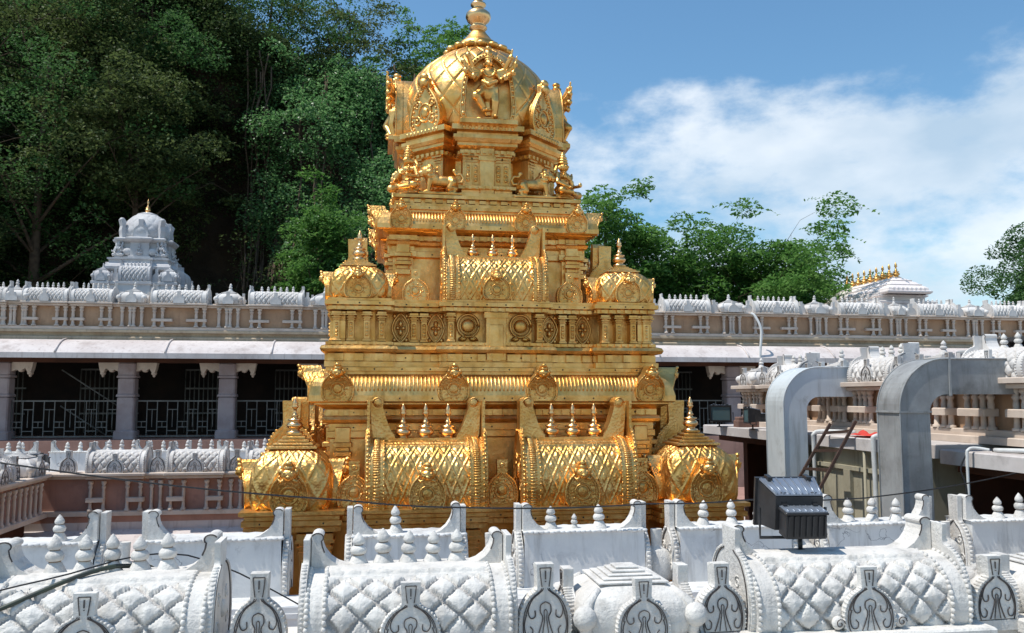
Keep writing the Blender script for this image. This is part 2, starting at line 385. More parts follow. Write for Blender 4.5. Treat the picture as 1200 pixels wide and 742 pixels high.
# ------------------------------------------------------------------ ornament kit (all face -Y)
KEY = [(.46,0),(.495,.10),(.5,.22),(.475,.36),(.41,.48),(.32,.565),(.22,.62),(.165,.66),(.15,.71),(.155,.84),(.165,.985),(.155,1.0)]
def key_outline(w,h,k=4,inset=0.0):
    r=[(x*w,z*h) for x,z in catmull(KEY,k)]
    r=[(max(x-inset,0.01),z) for x,z in r]
    return r
def spiral(cx,cz,r,turns,sgn,n=16,start=0.0):
    return [(cx+sgn*r*(1-.8*i/n)*math.cos(start+2*PI*turns*i/n), cz+r*(1-.8*i/n)*math.sin(start+2*PI*turns*i/n)) for i in range(n+1)]
def niche_white(w,h,th,mats=('white','line'),teeth=True,seg=4,lines=True):
    b=MB(); r=key_outline(w,h,seg); pl=r+[(-x,z) for x,z in reversed(r)]
    b.prism(pl,0,th,'y')
    y=-0.004*h/.4
    body=[p for p in r if p[1]<.68*h]
    if teeth:
        for sgn in (1,-1):
            pts=catmull([(x,z) for x,z in body],2)
            step=0; last=None
            for i,(x,z) in enumerate(pts):
                if last and (Vector((x,z))-Vector(last)).length<0.055*h: continue
                last=(x,z)
                b.ball((sgn*x*0.98,th*.35,z),(0.026*h,th*.55,0.026*h),6,4)
    if lines:
        t=0.0085*h
        def ln(pts,rr=t): b.tube([(x,y,z) for x,z in pts],rr,4,1,smooth=False)
        for sgn in (1,-1):
            ln([(sgn*max(x-.06*h,.0),z) for x,z in body])
            ln([(sgn*.05*h,.70*h),(sgn*.065*h,.80*h),(sgn*.08*h,.95*h)])
            ln([(sgn*x*w,z*h) for x,z in catmull([(.05,.655),(.17,.60),(.28,.50),(.33,.38),(.28,.29),(.20,.31),(.20,.39)],4)],t*1.15)
            ln([(sgn*x*w,z*h) for x,z in catmull([(.36,.34),(.40,.20),(.36,.06),(.27,.05),(.24,.13),(.29,.18)],4)],t*1.15)
            ln([(sgn*x*w,z*h) for x,z in catmull([(.0,.50),(.09,.46),(.10,.37),(.055,.29),(.10,.15),(.17,.01)],4)],t*1.1)
            ln([(sgn*x*w,z*h) for x,z in catmull([(.0,.40),(.03,.37),(.02,.28),(.045,.14),(.07,.01)],3)],t*.8)
            ln([(sgn*max(x-.085*h,.0),z) for x,z in body if z>.3*h],t*.8)
        ln([(-.08*h,.95*h),(.08*h,.95*h)])
        ln([(0,.91*h),(0,.80*h)],t*1.3); ln([(0,.775*h),(0,.765*h)],t*1.4)
        for sgn in (1,-1): b.ball((sgn*.30*w,.01,.11*h),(.04*h,.03*h,.04*h),6,4)
    return b
def niche_gold(w,h,th,lean=0.12,head=True,rough=False):
    b=MB()
    kp=[(.40,0),(.48,.10),(.5,.26),(.47,.42),(.38,.56),(.27,.66),(.2,.74),(.16,.82),(.12,.90),(.06,.94)] if head else KEY
    r=[(x*w,z*h) for x,z in catmull(kp,4)]; pl=r+[(-x,z) for x,z in reversed(r)]
    b.prism(pl,0,th,'y')
    yy=-.006
    for ins,rad in ((0.02*h,.028*h),(0.09*h,.018*h)):
        for sgn in (1,-1):
            pts=[(sgn*max(x-ins,0),yy,z) for x,z in r if z<.70*h]
            b.tube(pts,rad,5)
    for sgn in (1,-1):
        for i,(x,z) in enumerate(r):
            if z<.66*h and i%2==0: b.ball((sgn*(x-.055*h),yy,z),.018*h,6,4)
    cz=.30*h; R0=.17*h
    b.tube([(R0*math.cos(a),yy,cz+R0*math.sin(a)) for a in [2*PI*i/20 for i in range(21)]],.022*h,5)
    b.ball((0,yy,cz),(.12*h,.03*h,.12*h),10,6)
    for i in range(10):
        a=2*PI*i/10; b.ball((.20*h*math.cos(a)*1.15,yy,cz+.24*h*math.sin(a)),(.028*h,.02*h,.028*h),6,4)
    if head:                                         # lion mask with flame crown over the arch
        b.ball((0,-.05*h,.70*h),(.155*h,.13*h,.125*h),12,8)
        b.ball((0,-.15*h,.665*h),(.06*h,.05*h,.045*h),8,5)
        for sgn in (1,-1):
            b.ball((sgn*.07*h,-.13*h,.74*h),.035*h,6,5); b.ball((sgn*.14*h,-.03*h,.75*h),(.06*h,.04*h,.07*h),6,5)
            b.tube([(sgn*.08*h,-.1*h,.62*h),(sgn*.15*h,-.08*h,.57*h),(sgn*.2*h,-.05*h,.62*h)],[.035*h,.03*h,.015*h],5)
        b.ball((0,-.05*h,.83*h),(.10*h,.07*h,.07*h),8,6); b.ball((0,-.05*h,.92*h),(.075*h,.06*h,.06*h),8,6)
    else:
        b.tube([(.05*h*math.cos(a),yy,.86*h+.05*h*math.sin(a)) for a in [2*PI*i/10 for i in range(11)]],.015*h,4)
    if lean:
        b.v=[(x,y-lean*max(z-.35*h,0),z) for x,y,z in b.v]
    return b
def finial_gold(h,n=14):
    p=[(.24,0),(.24,.04),(.15,.06),(.14,.10),(.20,.13),(.245,.18),(.245,.23),(.19,.29),(.12,.32),(.21,.345),(.21,.375),(.09,.40),(.075,.45),(.11,.48),(.075,.51),(.055,.56),(.05,.66),(.09,.69),(.105,.73),(.07,.77),(.095,.80),(.07,.85),(.03,.94),(.004,1.0)]
    b=MB(); b.lathe([(r*h*.92,z*h) for r,z in p],n); return b
def finial_white(h,n=14):
    p=[(.33,0),(.32,.05),(.19,.30),(.155,.335),(.13,.345),(.13,.36),(.21,.38),(.245,.46),(.235,.53),(.18,.60),(.12,.625),(.105,.64),(.165,.665),(.19,.73),(.17,.80),(.10,.90),(.03,.98),(.004,1.0)]
    b=MB(); b.lathe([(r*h*.9,z*h) for r,z in p],n)
    for z,rr in ((.35,.15),(.63,.125)):
        b.lathe([(rr*h*.9,(z-.012)*h),(rr*h*.92+.002,z*h),(rr*h*.9,(z+.012)*h)],n,mi=1)
    return b
def barrel_profile(D,H):                              # s in 0..1 -> (y,z); front of a half barrel
    p0=-R(22)
    def f(s,k=1.0):
        a=p0+(PI/2-p0)*s
        ca=math.copysign(abs(math.cos(a))**.82,math.cos(a)); sa=math.copysign(abs(math.sin(a))**.9,math.sin(a))
        s0=abs(math.sin(p0))**.9; zc=H*s0/(1+s0); b=H-zc
        return (D*.72*(1-ca*k), zc+b*sa*(k if sa>0 else 1))
    return f
NSEED = [0.0]
def barrel_body(Lh,D,H,gold,nu,nv,ncell,srow,back=True,mi_rim=0):
    b=MB(); f=barrel_profile(D,H); inner=Lh*.5*(.73 if gold else .80)
    amp=.024*H/.42 if not gold else .015
    def disp(u,s):
        if s>srow: return 0
        U=u*ncell; Vv=s/srow*2.5
        a=(U+Vv)%1-.5; c=(U-Vv)%1-.5
        d=.5-max(abs(a),abs(c))
        if gold: return amp*(1-sstep(.03,.10,d))+amp*.9*sstep(.20,.42,d)
        j=.05*mnoise.noise((U*7,Vv*7,.5+NSEED[0]))+.028*math.sin((U+Vv)*44)*(1 if abs(c)>abs(a) else 0)+.028*math.sin((U-Vv)*44)*(1 if abs(a)>=abs(c) else 0)
        return amp*(1.25*sstep(.05,.13,d+j)+.45*sstep(.1,.5,d)+.35*mnoise.noise((U*3.1,Vv*3.3,2+NSEED[0])))
    def groove(u,s):
        if gold or s>srow: return 0
        U=u*ncell; Vv=s/srow*2.5
        a=(U+Vv)%1-.5; c=(U-Vv)%1-.5; d=.5-max(abs(a),abs(c))
        return 2 if d+.05*mnoise.noise((U*7,Vv*7,.5+NSEED[0]))<.055 else 0
    def sf(u,s):
        y,z=f(s); y2,z2=f(min(s+.01,1)); y1,z1=f(max(s-.01,0))
        n=Vector((0,-(z2-z1),(y2-y1))); n=n.normalized() if n.length>0 else Vector((0,0,1))
        h=disp(u,s)
        if s>srow+.02:                                   # plain band, then a corded moulding up to the ridge
            t=(s-srow)/(1-srow); h=amp*(.6+ .9*(abs(math.sin(t*PI*3))**.7)) if gold else amp*(.7+.8*(t>.25)+(.5*abs(math.sin(u*ncell*PI*2)) if .2<t<.34 else 0))
        return (-inner+2*inner*u, y+n.y*h, z+n.z*h)
    b.grid(sf,nu,nv,mfn=groove)
    # ridge and back
    yb=D; yr=f(1)[0]
    b.box(-inner,inner,yr-.02*D,yb,H*.60,H+.018)
    if gold:
        b.box(-inner,inner,yr-.13*D,yr+.2*D,H+.012,H*1.05); 
    b.box(-inner*1.001,inner*1.001,D*.3,yb-.004,0.0,H*.62)
    # end bands with scalloped edges
    for sg in (1,-1):
        x0,x1=inner,Lh*.5
        ks=1.07
        prof=[f(i/18,ks) for i in range(19)]
        poly=[(y-.015,z) for y,z in prof]+[(yb,H*1.06),(yb,0)]
        b.prism(poly if sg>0 else poly,sg*x0,sg*x1,'x')
        for i in range(19):
            y,z=f(i/18,ks)
            y-=.015
            for xx in (x0+.008,x1-.012):
                b.ball((sg*xx,y,z),(.016,.02,.02) if not gold else (.012,.016,.016),6,4)
        if gold:
            for i in range(36):
                y,z=f(i/36,ks); b.ball((sg*(x0+x1)*.5,y-.018,z),((x1-x0)*.26,.012,.014),6,4)
    return b
def horn(w,h,th,gold):
    # upright bracket at a barrel end; local x=0 is the outer edge, grows to -x (mirror for the other end)
    if gold:
        out=[(0,0),(-.0,0)] 
        pl=[(-.12*w,0),(-.04*w,.4*h),(.02*w,.86*h),(-.03*w,.95*h),(-.16*w,1.0*h),(-.34*w,1.0*h),(-.48*w,.95*h),(-.54*w,.87*h),(-.50*w,.77*h),(-.58*w,.6*h),(-.72*w,.36*h),(-.90*w,.14*h),(-1.0*w,.07*h),(-1.02*w,0)]
    else:
        pl=[(0,0),(0,.93*h)]+[(-.15*w+.17*w*math.cos(a),.88*h+.13*h*math.sin(a)) for a in [R(30+i*22) for i in range(10)]]+[(-.29*w,.62*h),(-.36*w,.45*h),(-.52*w,.24*h),(-.75*w,.08*h),(-1.0*w,0)]
    b=MB(); b.prism(pl,0,th,'y')
    if gold:
        c=(-.30*w,.86*h)
        b.tube([(c[0]+x,-.012,c[1]+z) for x,z in spiral(0,0,.23*w,2.0,1,26)],.03*w,5)
        b.ball((c[0],-.002,c[1]),(.20*w,.03,.20*w),12,6)
    else:                                            # dark worn edge line
        b.tube([(x-.004,-.001,z) for x,z in [(p[0]*.97,p[1]*.985) for p in pl[1:14]]],.0055,4,1,smooth=False)
    return b
def sala(Lh,D,H,gold,mats,nf,fh,hh,hw,nu=90,nv=40,ncell=5,srow=.72,nich=(.42,.4),segs=4,lines=True,fmat=None,plates=True,back_only=False):
    body=barrel_body(Lh,D,H,gold,nu,nv,ncell,srow).mesh('barrel_shrine_roof',mats)
    ch=[]
    th=D*.34
    hb=horn(hw,hh,th,gold); hm=hb.mesh('horn',mats)
    hb.v=[(-x,y,z) for x,y,z in hb.v]; hb.f=[list(reversed(q)) for q in hb.f]; hm2=hb.mesh('horn',mats)
    yh=D*.62
    ch+= [('horn',hm,T(Lh*.5-.01,yh,H*1.045)),('horn',hm2,T(-Lh*.5+.01,yh,H*1.045))]
    if plates:
        w=D*1.22; h=H*1.03+hh*.93
        k=H*1.18/(.62*h)
        b=MB()
        KEY2=[(x,z*k if z<.6 else (.6*k+(z-.6)/.4*(1-.6*k))) for x,z in KEY]
        r=[(x*w,z*h) for x,z in catmull(KEY2,segs)]; pl=r+[(-x,z) for x,z in reversed(r)]
        b.prism(pl,-.035,0,'y')
        body_r=[p for p in r if p[1]<.62*k*h]
        for sg in (1,-1):
            last=None
            for x,z in catmull(body_r,2):
                if last and (Vector((x,z))-Vector(last)).length<.06*H: continue
                last=(x,z); b.ball((sg*x*.98,-.02,z),(.03*H,.02,.03*H),6,4)
            for ins,rad in ((.05*H,.022*H),(.15*H,.016*H)):
                b.tube([(sg*max(x-ins,0),-.036,z) for x,z in body_r],rad,4,1 if (lines and ins>.1*H and not gold) else 0,smooth=False)
            if segs>2:
                b.tube([(sg*x,-.036,z) for x,z in spiral(.24*w,.28*H,.12*H,1.4,1,16)],.016*H,4,0)
                b.tube([(sg*x,-.036,z) for x,z in spiral(.19*w,.68*H,.11*H,1.4,1,16,1)],.016*H,4,0)
        b.ball((0,-.036,.5*H),(.10*H,.03,.14*H),8,6)
        pm=b.mesh('gable_plate',mats)
        ch+= [('gable_plate',pm,T(-Lh*.5+.004,D*.60,0,-PI/2)),('gable_plate',pm,T(Lh*.5-.004,D*.60,0,PI/2))]
    if nf:
        fm=(finial_gold if gold else finial_white)(fh).mesh('finial',fmat or mats)
        sp=(Lh*.80-2*hw*.45)/(nf)
        for i in range(nf):
            ch.append(('finial',fm,T((i-(nf-1)/2)*sp,D*.76,H*1.02)))
    if nich:
        w,h=nich
        nb=niche_gold(w,h,.10,.0) if gold else niche_white(w,h,.05,lines=lines)
        if not gold and segs>2:                         # side scroll wings at the foot
            for sg in (1,-1):
                nb.ball((sg*.60*w,.02,.13*h),(.11*h,.03,.11*h),10,6); nb.tube([(sg*.60*w+x,-.012,.13*h+z) for x,z in spiral(0,0,.085*h,1.2,1,14)],.009*h,4,1,smooth=False)
        ch.append(('niche_plate',nb.mesh('niche_plate',mats),T(0,-.07,0,0,1.0)))
    return body,ch
def kuta(sz,H,gold,mats,fh,nich,fmat=None,sides=(0,1,3),lines=True,n=56):
    b=MB(); hs=sz*.5
    prof=[(.92,0),(.97,.06),(1.0,.2),(1.0,.36),(.96,.50),(.86,.61),(.72,.69),(.60,.74),(.46,.775)]
    prof=[tuple(p) for p in catmull([(a,c) for a,c in prof],3)]
    amp=.02*sz
    def sf(u,v):
        i=v*(len(prof)-1); k=int(min(i,len(prof)-2)); t=i-k
        r=(prof[k][0]*(1-t)+prof[k+1][0]*t)*hs; z=(prof[k][1]*(1-t)+prof[k+1][1]*t)*H
        a=2*PI*u+PI/4; e=6.0
        ca,sa=math.cos(a),math.sin(a)
        q=r/((abs(ca)**e+abs(sa)**e)**(1/e))
        U=u*16; Vv=v*2.6
        aa=(U+Vv)%1-.5; cc=(U-Vv)%1-.5; d=.5-max(abs(aa),abs(cc))
        if gold: q+=amp*((1-sstep(.03,.10,d))*.75+sstep(.22,.42,d)*.7)
        return (q*ca,q*sa,z)
    b.grid(sf,288 if gold else n,64 if gold else 20)
    sq=[(-1,-1),(1,-1),(1,1),(-1,1)]
    def lid(r,z0,z1,o=.0): b.sweep([(x*r*hs,y*r*hs) for x,y in sq],[(-.02*sz,z0*H),(o+.015*sz,z0*H+.01*H),(o+.015*sz,z1*H-.012*H),(o-.01*sz,z1*H)])
    lid(.58,.755,.80); lid(.47,.80,.84); lid(.36,.84,.88); lid(.26,.88,.925); lid(.17,.925,.97)
    if not gold:
        for x,y in sq:                                     # rosette and strap on each corner
            d=hs*.88
            b.tube([(x*d*1.02,y*d*1.02,0.0),(x*d*1.06,y*d*1.06,.3*H),(x*d*.98,y*d*.98,.52*H),(x*d*.72,y*d*.72,.70*H)],[.05*sz,.05*sz,.045*sz,.03*sz],6)
            b.ball((x*d*1.07,y*d*1.07,.34*H),(.10*sz,.10*sz,.10*sz),10,6)
    body=b.mesh('corner_shrine_roof',mats); ch=[]
    w,h=nich
    if gold:
        nb=niche_gold(w,h,.20*sz,.24)
    else: nb=niche_white(w,h,.09*sz,lines=lines)
    nm=nb.mesh('niche_plate',mats)
    for k in sides:
        a=k*PI/2
        y=-hs-.06*sz
        ch.append(('niche_plate',nm,Matrix.Rotation(a,4,'Z')@T(0,y,0)))
    if fh:
        ch.append(('finial',(finial_gold if gold else finial_white)(fh).mesh('finial',fmat or mats),T(0,0,.96*H)))
    return body,ch
def niche_unit(w,h,depth,mats,lines=True):                 # a free-standing niche plate with its rounded back
    b=niche_white(w,h,depth*.3,lines=lines)
    r=key_outline(w*.94,h*.97,3)
    b.lathe([(max(x,.001),z) for x,z in r],16,(0,depth*.42,0),sy=depth*.40/(w*.5))
    return b
def rect(x0,x1,y0,y1): return [(x0,y0),(x1,y0),(x1,y1),(x0,y1)]
def redent(w,segs,oc):
    """square plan of half-width w; segs = [(t_end,out)...] left to right on one face; corners stand out by oc"""
    pts=[]
    t=-(w+oc)
    face=[]
    for te,o in segs:
        face.append((t,-(w+o))); face.append((te,-(w+o))); t=te
    face=face[:-1]
    res=[]
    for k in range(4):
        c,s_=round(math.cos(k*PI/2)),round(math.sin(k*PI/2))
        res+= [(x*c-y*s_, x*s_+y*c) for x,y in face]
    return res
def fluted(b,plan,prof,step,width,bulge,mi=0):               # raised flutes following a cornice curve on every face but the rear
    n=len(plan)
    for i in range(n):
        a=Vector(plan[i]); c=Vector(plan[(i+1)%n]); e=c-a; ln=e.length
        if ln<.25: continue
        e.normalize(); nn=Vector((e.y,-e.x))
        if nn.y>.5: continue
        k=int(ln/step)
        for j in range(k):
            p=a+e*((j+.5)*ln/k)
            b.tube([(p.x+nn.x*(o+bulge*.3),p.y+nn.y*(o+bulge*.3),z) for o,z in prof],width,5)

def Z(z): return z + EYE
# ------------------------------------------------------------------ ground
b = MB(); b.box(-400, 400, -300, 900, -0.5, 0.0)
node('ground', b.mesh('ground', ['concrete']), kind='structure')
b = MB()
def hillside(u, v):
    x = -260 + 700*u; y = 62 + 500*v
    return (x, y, Z(-4.5) + 22*v + 6*mnoise.noise((x*.01, y*.01, 0)) * v)
b.grid(hillside, 60, 20)
node('terrain', b.mesh('terrain', ['earth']), kind='structure')

# ------------------------------------------------------------------ the golden tower
TX, TY = 1.62, 13.9
GM = ['gold', 'rivet']; GE = ['gold_emboss', 'rivet']
tower = node('golden_tower', None, None, T(TX, TY, 0), 'gilded stepped temple tower with a ribbed dome, standing behind the white parapets', 'temple tower')
def band(name, plan, prof, mats=GM, riv=(), step=.28, flutes=None, top=True, dent=()):
    b = MB(); b.sweep(plan, [(o, Z(z)) for o, z in prof], top=top)
    for off, z in riv: b.rivets(plan, off, Z(z), step)
    for off, z0, z1, st_, w_, d_ in dent: b.dentils(plan, off, Z(z0), Z(z1), st_, w_, d_)
    if flutes: fluted(b, plan, [(o, Z(z)) for o, z in flutes[0]], *flutes[1:])
    return node(name, b.mesh(name, mats), tower)

# -- lower storey
w1 = 2.74; o1 = .40
P1 = redent(w1, [(-2.06, o1), (-1.70, 0), (-.26, o1), (.26, 0), (1.70, o1), (2.06, 0), (w1+o1, o1)], o1)
P1core = rect(-3.2, 3.2, -3.2, 3.2)
band('plinth', P1, [(.0, -EYE), (.25, -EYE), (.25, -4.2), (.12, -4.1), (.12, -3.4), (.2, -3.35), (.2, -3.2), (0, -3.15), (0,-3.1)])
band('lower_wall', P1, [(-.06, -3.1), (-.06, -2.62), (.10, -2.6), (.12, -2.55), (.10, -2.5), (-.24, -2.48), (-.24, -1.66), (.0, -1.63), (.0, -1.57), (.05, -1.55), (.05, -1.49), (.02, -1.48), (.02, -1.44), (.08, -1.42), (.08, -1.375), (.0, -1.37)],
     riv=((.05, -1.52), (.11, -2.56)), dent=((-.0, -1.625, -1.575, .11, .06, .035), (-.23, -2.40, -1.70, .62, .012, .012)))
# -- recessed wall behind the lower row of shrines
w1r = 2.12
P1r = redent(w1r, [(-1.66, .10), (-1.30, .0), (-.62, .06), (.62, 0), (1.30, .06), (1.66, 0), (w1r+.10, .10)], .10)
band('recessed_wall', P1r, [(.1, -1.4), (.1, -1.28), (.0, -1.26), (0, -.56), (.04, -.54), (.04, -.46), (.02, -.45), (.02, -.36), (.09, -.34), (.11, -.30), (.09, -.26), (.06, -.25), (.06, -.17), (.14, -.13), (.20, -.10), (.20, -.05)],
     riv=((.02, -.41), (.06, -.21)), step=.36, top=False, dent=((.06, -.245, -.18, .13, .07, .03), (0, -1.2, -.6, .55, .012, .010)))
def cornice(plan, z0, h, over, zt, step=.052, riv=True):
    prof = [(.02, z0-.03), (over-.03, z0-.04), (over, z0-.02), (over, z0+.06*h/.4)] + [(over-.01-(over-.06)*(1-math.cos(R(a))), z0+.06*h/.4+(h-.06)*math.sin(R(a))*.86) for a in (12, 26, 40, 55, 70, 85)] + [(.05, z0+h*.9), (.05, z0+h), (.09, z0+h+.005), (.09, z0+h+.055), (0.0, z0+h+.06)]
    prof.append((0, zt)) if zt else None
    cv = prof[4:9]
    return band('cornice', plan, prof, GM, ((over, z0+.02*h/.4), (.09, z0+h+.03)) if riv else (), .34, (cv, step, .020, -.040))
Pk1 = rect(-2.2, 2.2, -2.2, 2.2)
k1 = cornice(Pk1, -.04, .38, .29, None)
# -- middle storey
w2 = 2.03; o2 = .22
P2 = redent(w2, [(-1.46, o2), (-1.42, 0), (-.72, .06), (.72, o2), (1.42, .06), (1.46, 0), (w2+o2, o2)], o2)
band('middle_wall', P2, [(.06, .40), (.06, .47), (.02, .48), (.02, .58), (.10, .60), (.12, .64), (.10, .68), (.03, .70), (.03, .74), (-.19, .75), (-.19, 1.16), (.02, 1.17), (.02, 1.22), (.07, 1.235), (.07, 1.29), (0.03, 1.30), (0.03, 1.33), (0, 1.335)],
     riv=((.07, 1.26), (.02, .53), (.11, .64)), step=.24, dent=((.02, .482, .578, .20, .11, .045), (.02, 1.175, 1.218, .10, .05, .03), (.03, .702, .738, .09, .05, .025)))
w2r = 1.34
P2r = redent(w2r, [(-1.12, .07), (-.62, .0), (.62, .10), (1.12, 0), (w2r+.07, .07)], .07)
band('recessed_wall', P2r, [(.08, 1.32), (.08, 1.4), (0, 1.41), (0, 2.03), (.05, 2.05), (.05, 2.13), (.02, 2.14), (.02, 2.2), (.08, 2.22), (.10, 2.26), (.06, 2.29), (.06, 2.36), (.14, 2.40), (.17, 2.43)],
     riv=((.05, 2.09),), step=.3, top=False, dent=((.06, 2.295, 2.355, .11, .06, .03), (0, 1.45, 2.0, .5, .012, .010)))
Pk2 = rect(-1.37, 1.37, -1.37, 1.37)
k2 = cornice(Pk2, 2.45, .30, .27, None, .045)
Pp = rect(-1.30, 1.30, -1.30, 1.30)
band('platform', Pp, [(.1, 2.80), (.1, 2.86), (.03, 2.87), (.03, 2.93), (.12, 2.94), (.12, 2.99), (0, 3.0)], riv=((.03, 2.9),), step=.2, dent=((.03, 2.875, 2.925, .16, .10, .06),))

# -- pilasters, medallions and diamond panels (front and both sides)
def pilaster_mesh(w, h, d, name):
    b = MB()
    for sx, z0, z1, dd in ((1.0, 0, .05, 1.0), (.86, .05, .085, .8), (.70, .085, .70, .62), (.86, .70, .735, .8), (.74, .735, .775, .7), (1.0, .775, .82, 1.0), (.70, .82, .86, .7), (1.28, .86, .91, 1.35), (1.05, .91, 1.0, 1.0)):
        b.bbox(-w*sx/2, w*sx/2, -.055*dd+.02, d*.95, z0*h, z1*h, .006)
    b.bbox(-w*.20, w*.20, -.026, 0, .16*h, .62*h, .008)
    for i in range(4): b.ball((0, -.028, (.2+.12*i)*h), (w*.16, .014, .045*h), 8, 5)
    return b.mesh(name, GM)
def face_copies(name, me, t, out, z, faces=(0, 1, 3)):
    for k in faces:
        node(name, me, tower, Matrix.Rotation(k*PI/2, 4, 'Z') @ T(t, -out, z))
pm1 = pilaster_mesh(.17, .82, .25, 'pilaster')
for t in (-3.0, -2.72, -2.46, -2.2, -1.56, -1.32, -.66, -.40, .40, .66, 1.32, 1.56, 2.2, 2.46, 2.72, 3.0):
    face_copies('pilaster', pm1, t, w1+o1-.04, Z(-2.47))
pm2 = pilaster_mesh(.12, .40, .20, 'pilaster')
for t in (-2.16, -1.97, -1.76, -1.56, 1.56, 1.76, 1.97, 2.16, -.62, .62):
    face_copies('pilaster', pm2, t, w2+o2-.02, Z(.752))
for t in (-1.12, -.98, .98, 1.12):
    face_copies('pilaster', pm2, t, w2+.06-.02, Z(.752))
b = MB()
for r_, rad in ((.15, .016), (.115, .010)):
    b.tube([(r_*math.cos(a), -.012, .23+r_*math.sin(a)*1.05) for a in [2*PI*i/24 for i in range(25)]], rad, 6)
b.ball((0, 0, .23), (.095, .04, .095), 16, 8)
for sg in (1, -1):
    b.ball((sg*.075, 0, .045), (.06, .03, .035), 8, 6); b.tube([(sg*.03, -.02, .10), (sg*.09, -.03, .06), (sg*.14, -.02, .02)], .012, 5)
med = b.mesh('medallion', GM)
for t in (-.37, .37): face_copies('medallion', med, t, w2+o2-.15, Z(.755))
for t in (-.98, .98): 
    for k in (0, 1, 3): node('medallion', med, tower, Matrix.Rotation(k*PI/2, 4, 'Z') @ T(t, -(w1+o1-.21), Z(-2.3), 0, (1.4, 1, 1.5)))
b = MB()
def dia(rx, rz, rad): b.tube([(rx*math.sin(a)*(1-.12*abs(math.sin(2*a))), -.012, .20+rz*math.cos(a)*(1-.12*abs(math.sin(2*a)))) for a in [2*PI*i/32 for i in range(33)]], rad, 5)
dia(.12, .20, .015); dia(.085, .15, .009)
for sx, sz in ((0, .06), (0, -.06), (.04, 0), (-.04, 0)): b.ball((sx, -.005, .20+sz), (.032 if sx == 0 else .03, .03, .05 if sx == 0 else .028), 8, 6)
for sx in (1, -1):
    for sz in (0.03, .37): b.ball((sx*.085, 0, sz), (.03, .022, .035), 8, 5)
dp = b.mesh('diamond_panel', GM)
for t in (-1.30, -.81, .81, 1.30): face_copies('diamond_panel', dp, t, w2+.06-.14, Z(.752))
b = MB(); b.bbox(-.14, .14, -.05, .04, 0, .66, .01); b.bbox(-.17, .17, -.07, .04, .58, .66, .008); b.bbox(-.11, .11, -.058, 0, .05, .5, .02)
cp = b.mesh('center_panel', GM)
face_copies('center_panel', cp, 0, w2+o2+.01, Z(.50))
b = MB()
for z0, z1, ww, dd in ((0, .08, .22, .09), (.08, .14, .17, .05), (.14, .2, .24, .11), (.2, .26, .18, .06), (.26, .32, .25, .12), (.32, .52, .2, .07)):
    b.bbox(-ww/2, ww/2, -dd, .04, z0, z1, .012)
cap = b.mesh('wall_capital', GM)
for t in (-1.26, 1.26): face_copies('wall_capital', cap, t, w2r+.076, Z(1.78))
for t in (-2.05, 2.05): face_copies('wall_capital', cap, t, w1r+.083, Z(-.92))

# -- shrines of the two storeys
SM = ['gold_emboss', 'rivet']
sal1 = sala(1.44, .62, .80, True, SM, 3, .47, .53, .31, 150, 60, 7, .70, (.46, .58), 4, fmat=['gold_polish'])
sal2 = sala(1.40, .52, .62, True, SM, 3, .36, .47, .29, 130, 50, 7, .70, (.40, .44), 4, fmat=['gold_polish'])
kut1 = kuta(.98, .95, True, SM, .46, (.46, .62), fmat=['gold_polish'])
kut2 = kuta(.78, .60, True, SM, .42, (.38, .42), fmat=['gold_polish'])
for k in (0, 1, 3):
    for t in (-.98, .98):
        place(sal1, 'barrel_shrine', tower, Matrix.Rotation(k*PI/2, 4, 'Z') @ T(t, -(w1+o1), Z(-1.37)))
    place(sal2, 'barrel_shrine', tower, Matrix.Rotation(k*PI/2, 4, 'Z') @ T(0, -(w2+o2+.04), Z(1.335)))
for sx in (-1, 1):
    for sy in (-1, 1):
        place(kut1, 'corner_shrine', tower, T(sx*2.64, sy*2.64, Z(-1.37)))
        place(kut2, 'corner_shrine', tower, T(sx*1.88, sy*1.88, Z(1.335)))
nf = niche_gold(.42, .56, .10, .03, head=False).mesh('niche_plate', SM)
nf2 = niche_gold(.38, .44, .09, .03, head=False).mesh('niche_plate', SM)
for t in (-1.88, 0, 1.88): face_copies('niche_plate', nf, t, w1+.12, Z(-1.37))
for t in (-1.10, 1.10): face_copies('niche_plate', nf2, t, w2-.02, Z(1.335))
nk1 = niche_gold(.42, .50, .26, .42).mesh('niche_plate', SM)
nk2 = niche_gold(.33, .40, .22, .42).mesh('niche_plate', SM)
for t in (-2.12, -.60, .60, 2.12): face_copies('niche_plate', nk1, t, 2.2+.30, Z(-.05))
for t in (-1.30, -.52, .52, 1.30): face_copies('niche_plate', nk2, t, 1.37+.29, Z(2.44))

# -- neck, eave and dome
def ngon(n, r, rot=0): return [(r*math.cos(rot+2*PI*i/n), r*math.sin(rot+2*PI*i/n)) for i in range(n)]
neckp = [(0, 3.0), (.06, 3.0), (.06, 3.07), (.02, 3.08), (.02, 3.12), (.08, 3.13), (.08, 3.18), (0, 3.19), (0, 3.66), (.05, 3.68), (.05, 3.74), (.02, 3.75), (.1, 3.80), (.1, 3.88)]
eavep = [(.0, 3.84), (.08, 3.85), (.11, 3.90), (.11, 3.95), (.06, 3.96), (.06, 4.00), (.13, 4.02), (.13, 4.10), (.1, 4.11), (0, 4.12)]
b = MB(); b.sweep(ngon(16, 1.0, PI/16), [(o, Z(z)) for o, z in neckp], top=False); node('neck', b.mesh('neck', GM), tower)
b = MB(); b.sweep(ngon(16, 1.12, PI/16), [(o, Z(z)) for o, z in eavep]); node('eave', b.mesh('eave', GM), tower)
pn = pilaster_mesh(.15, .56, .10, 'pilaster')
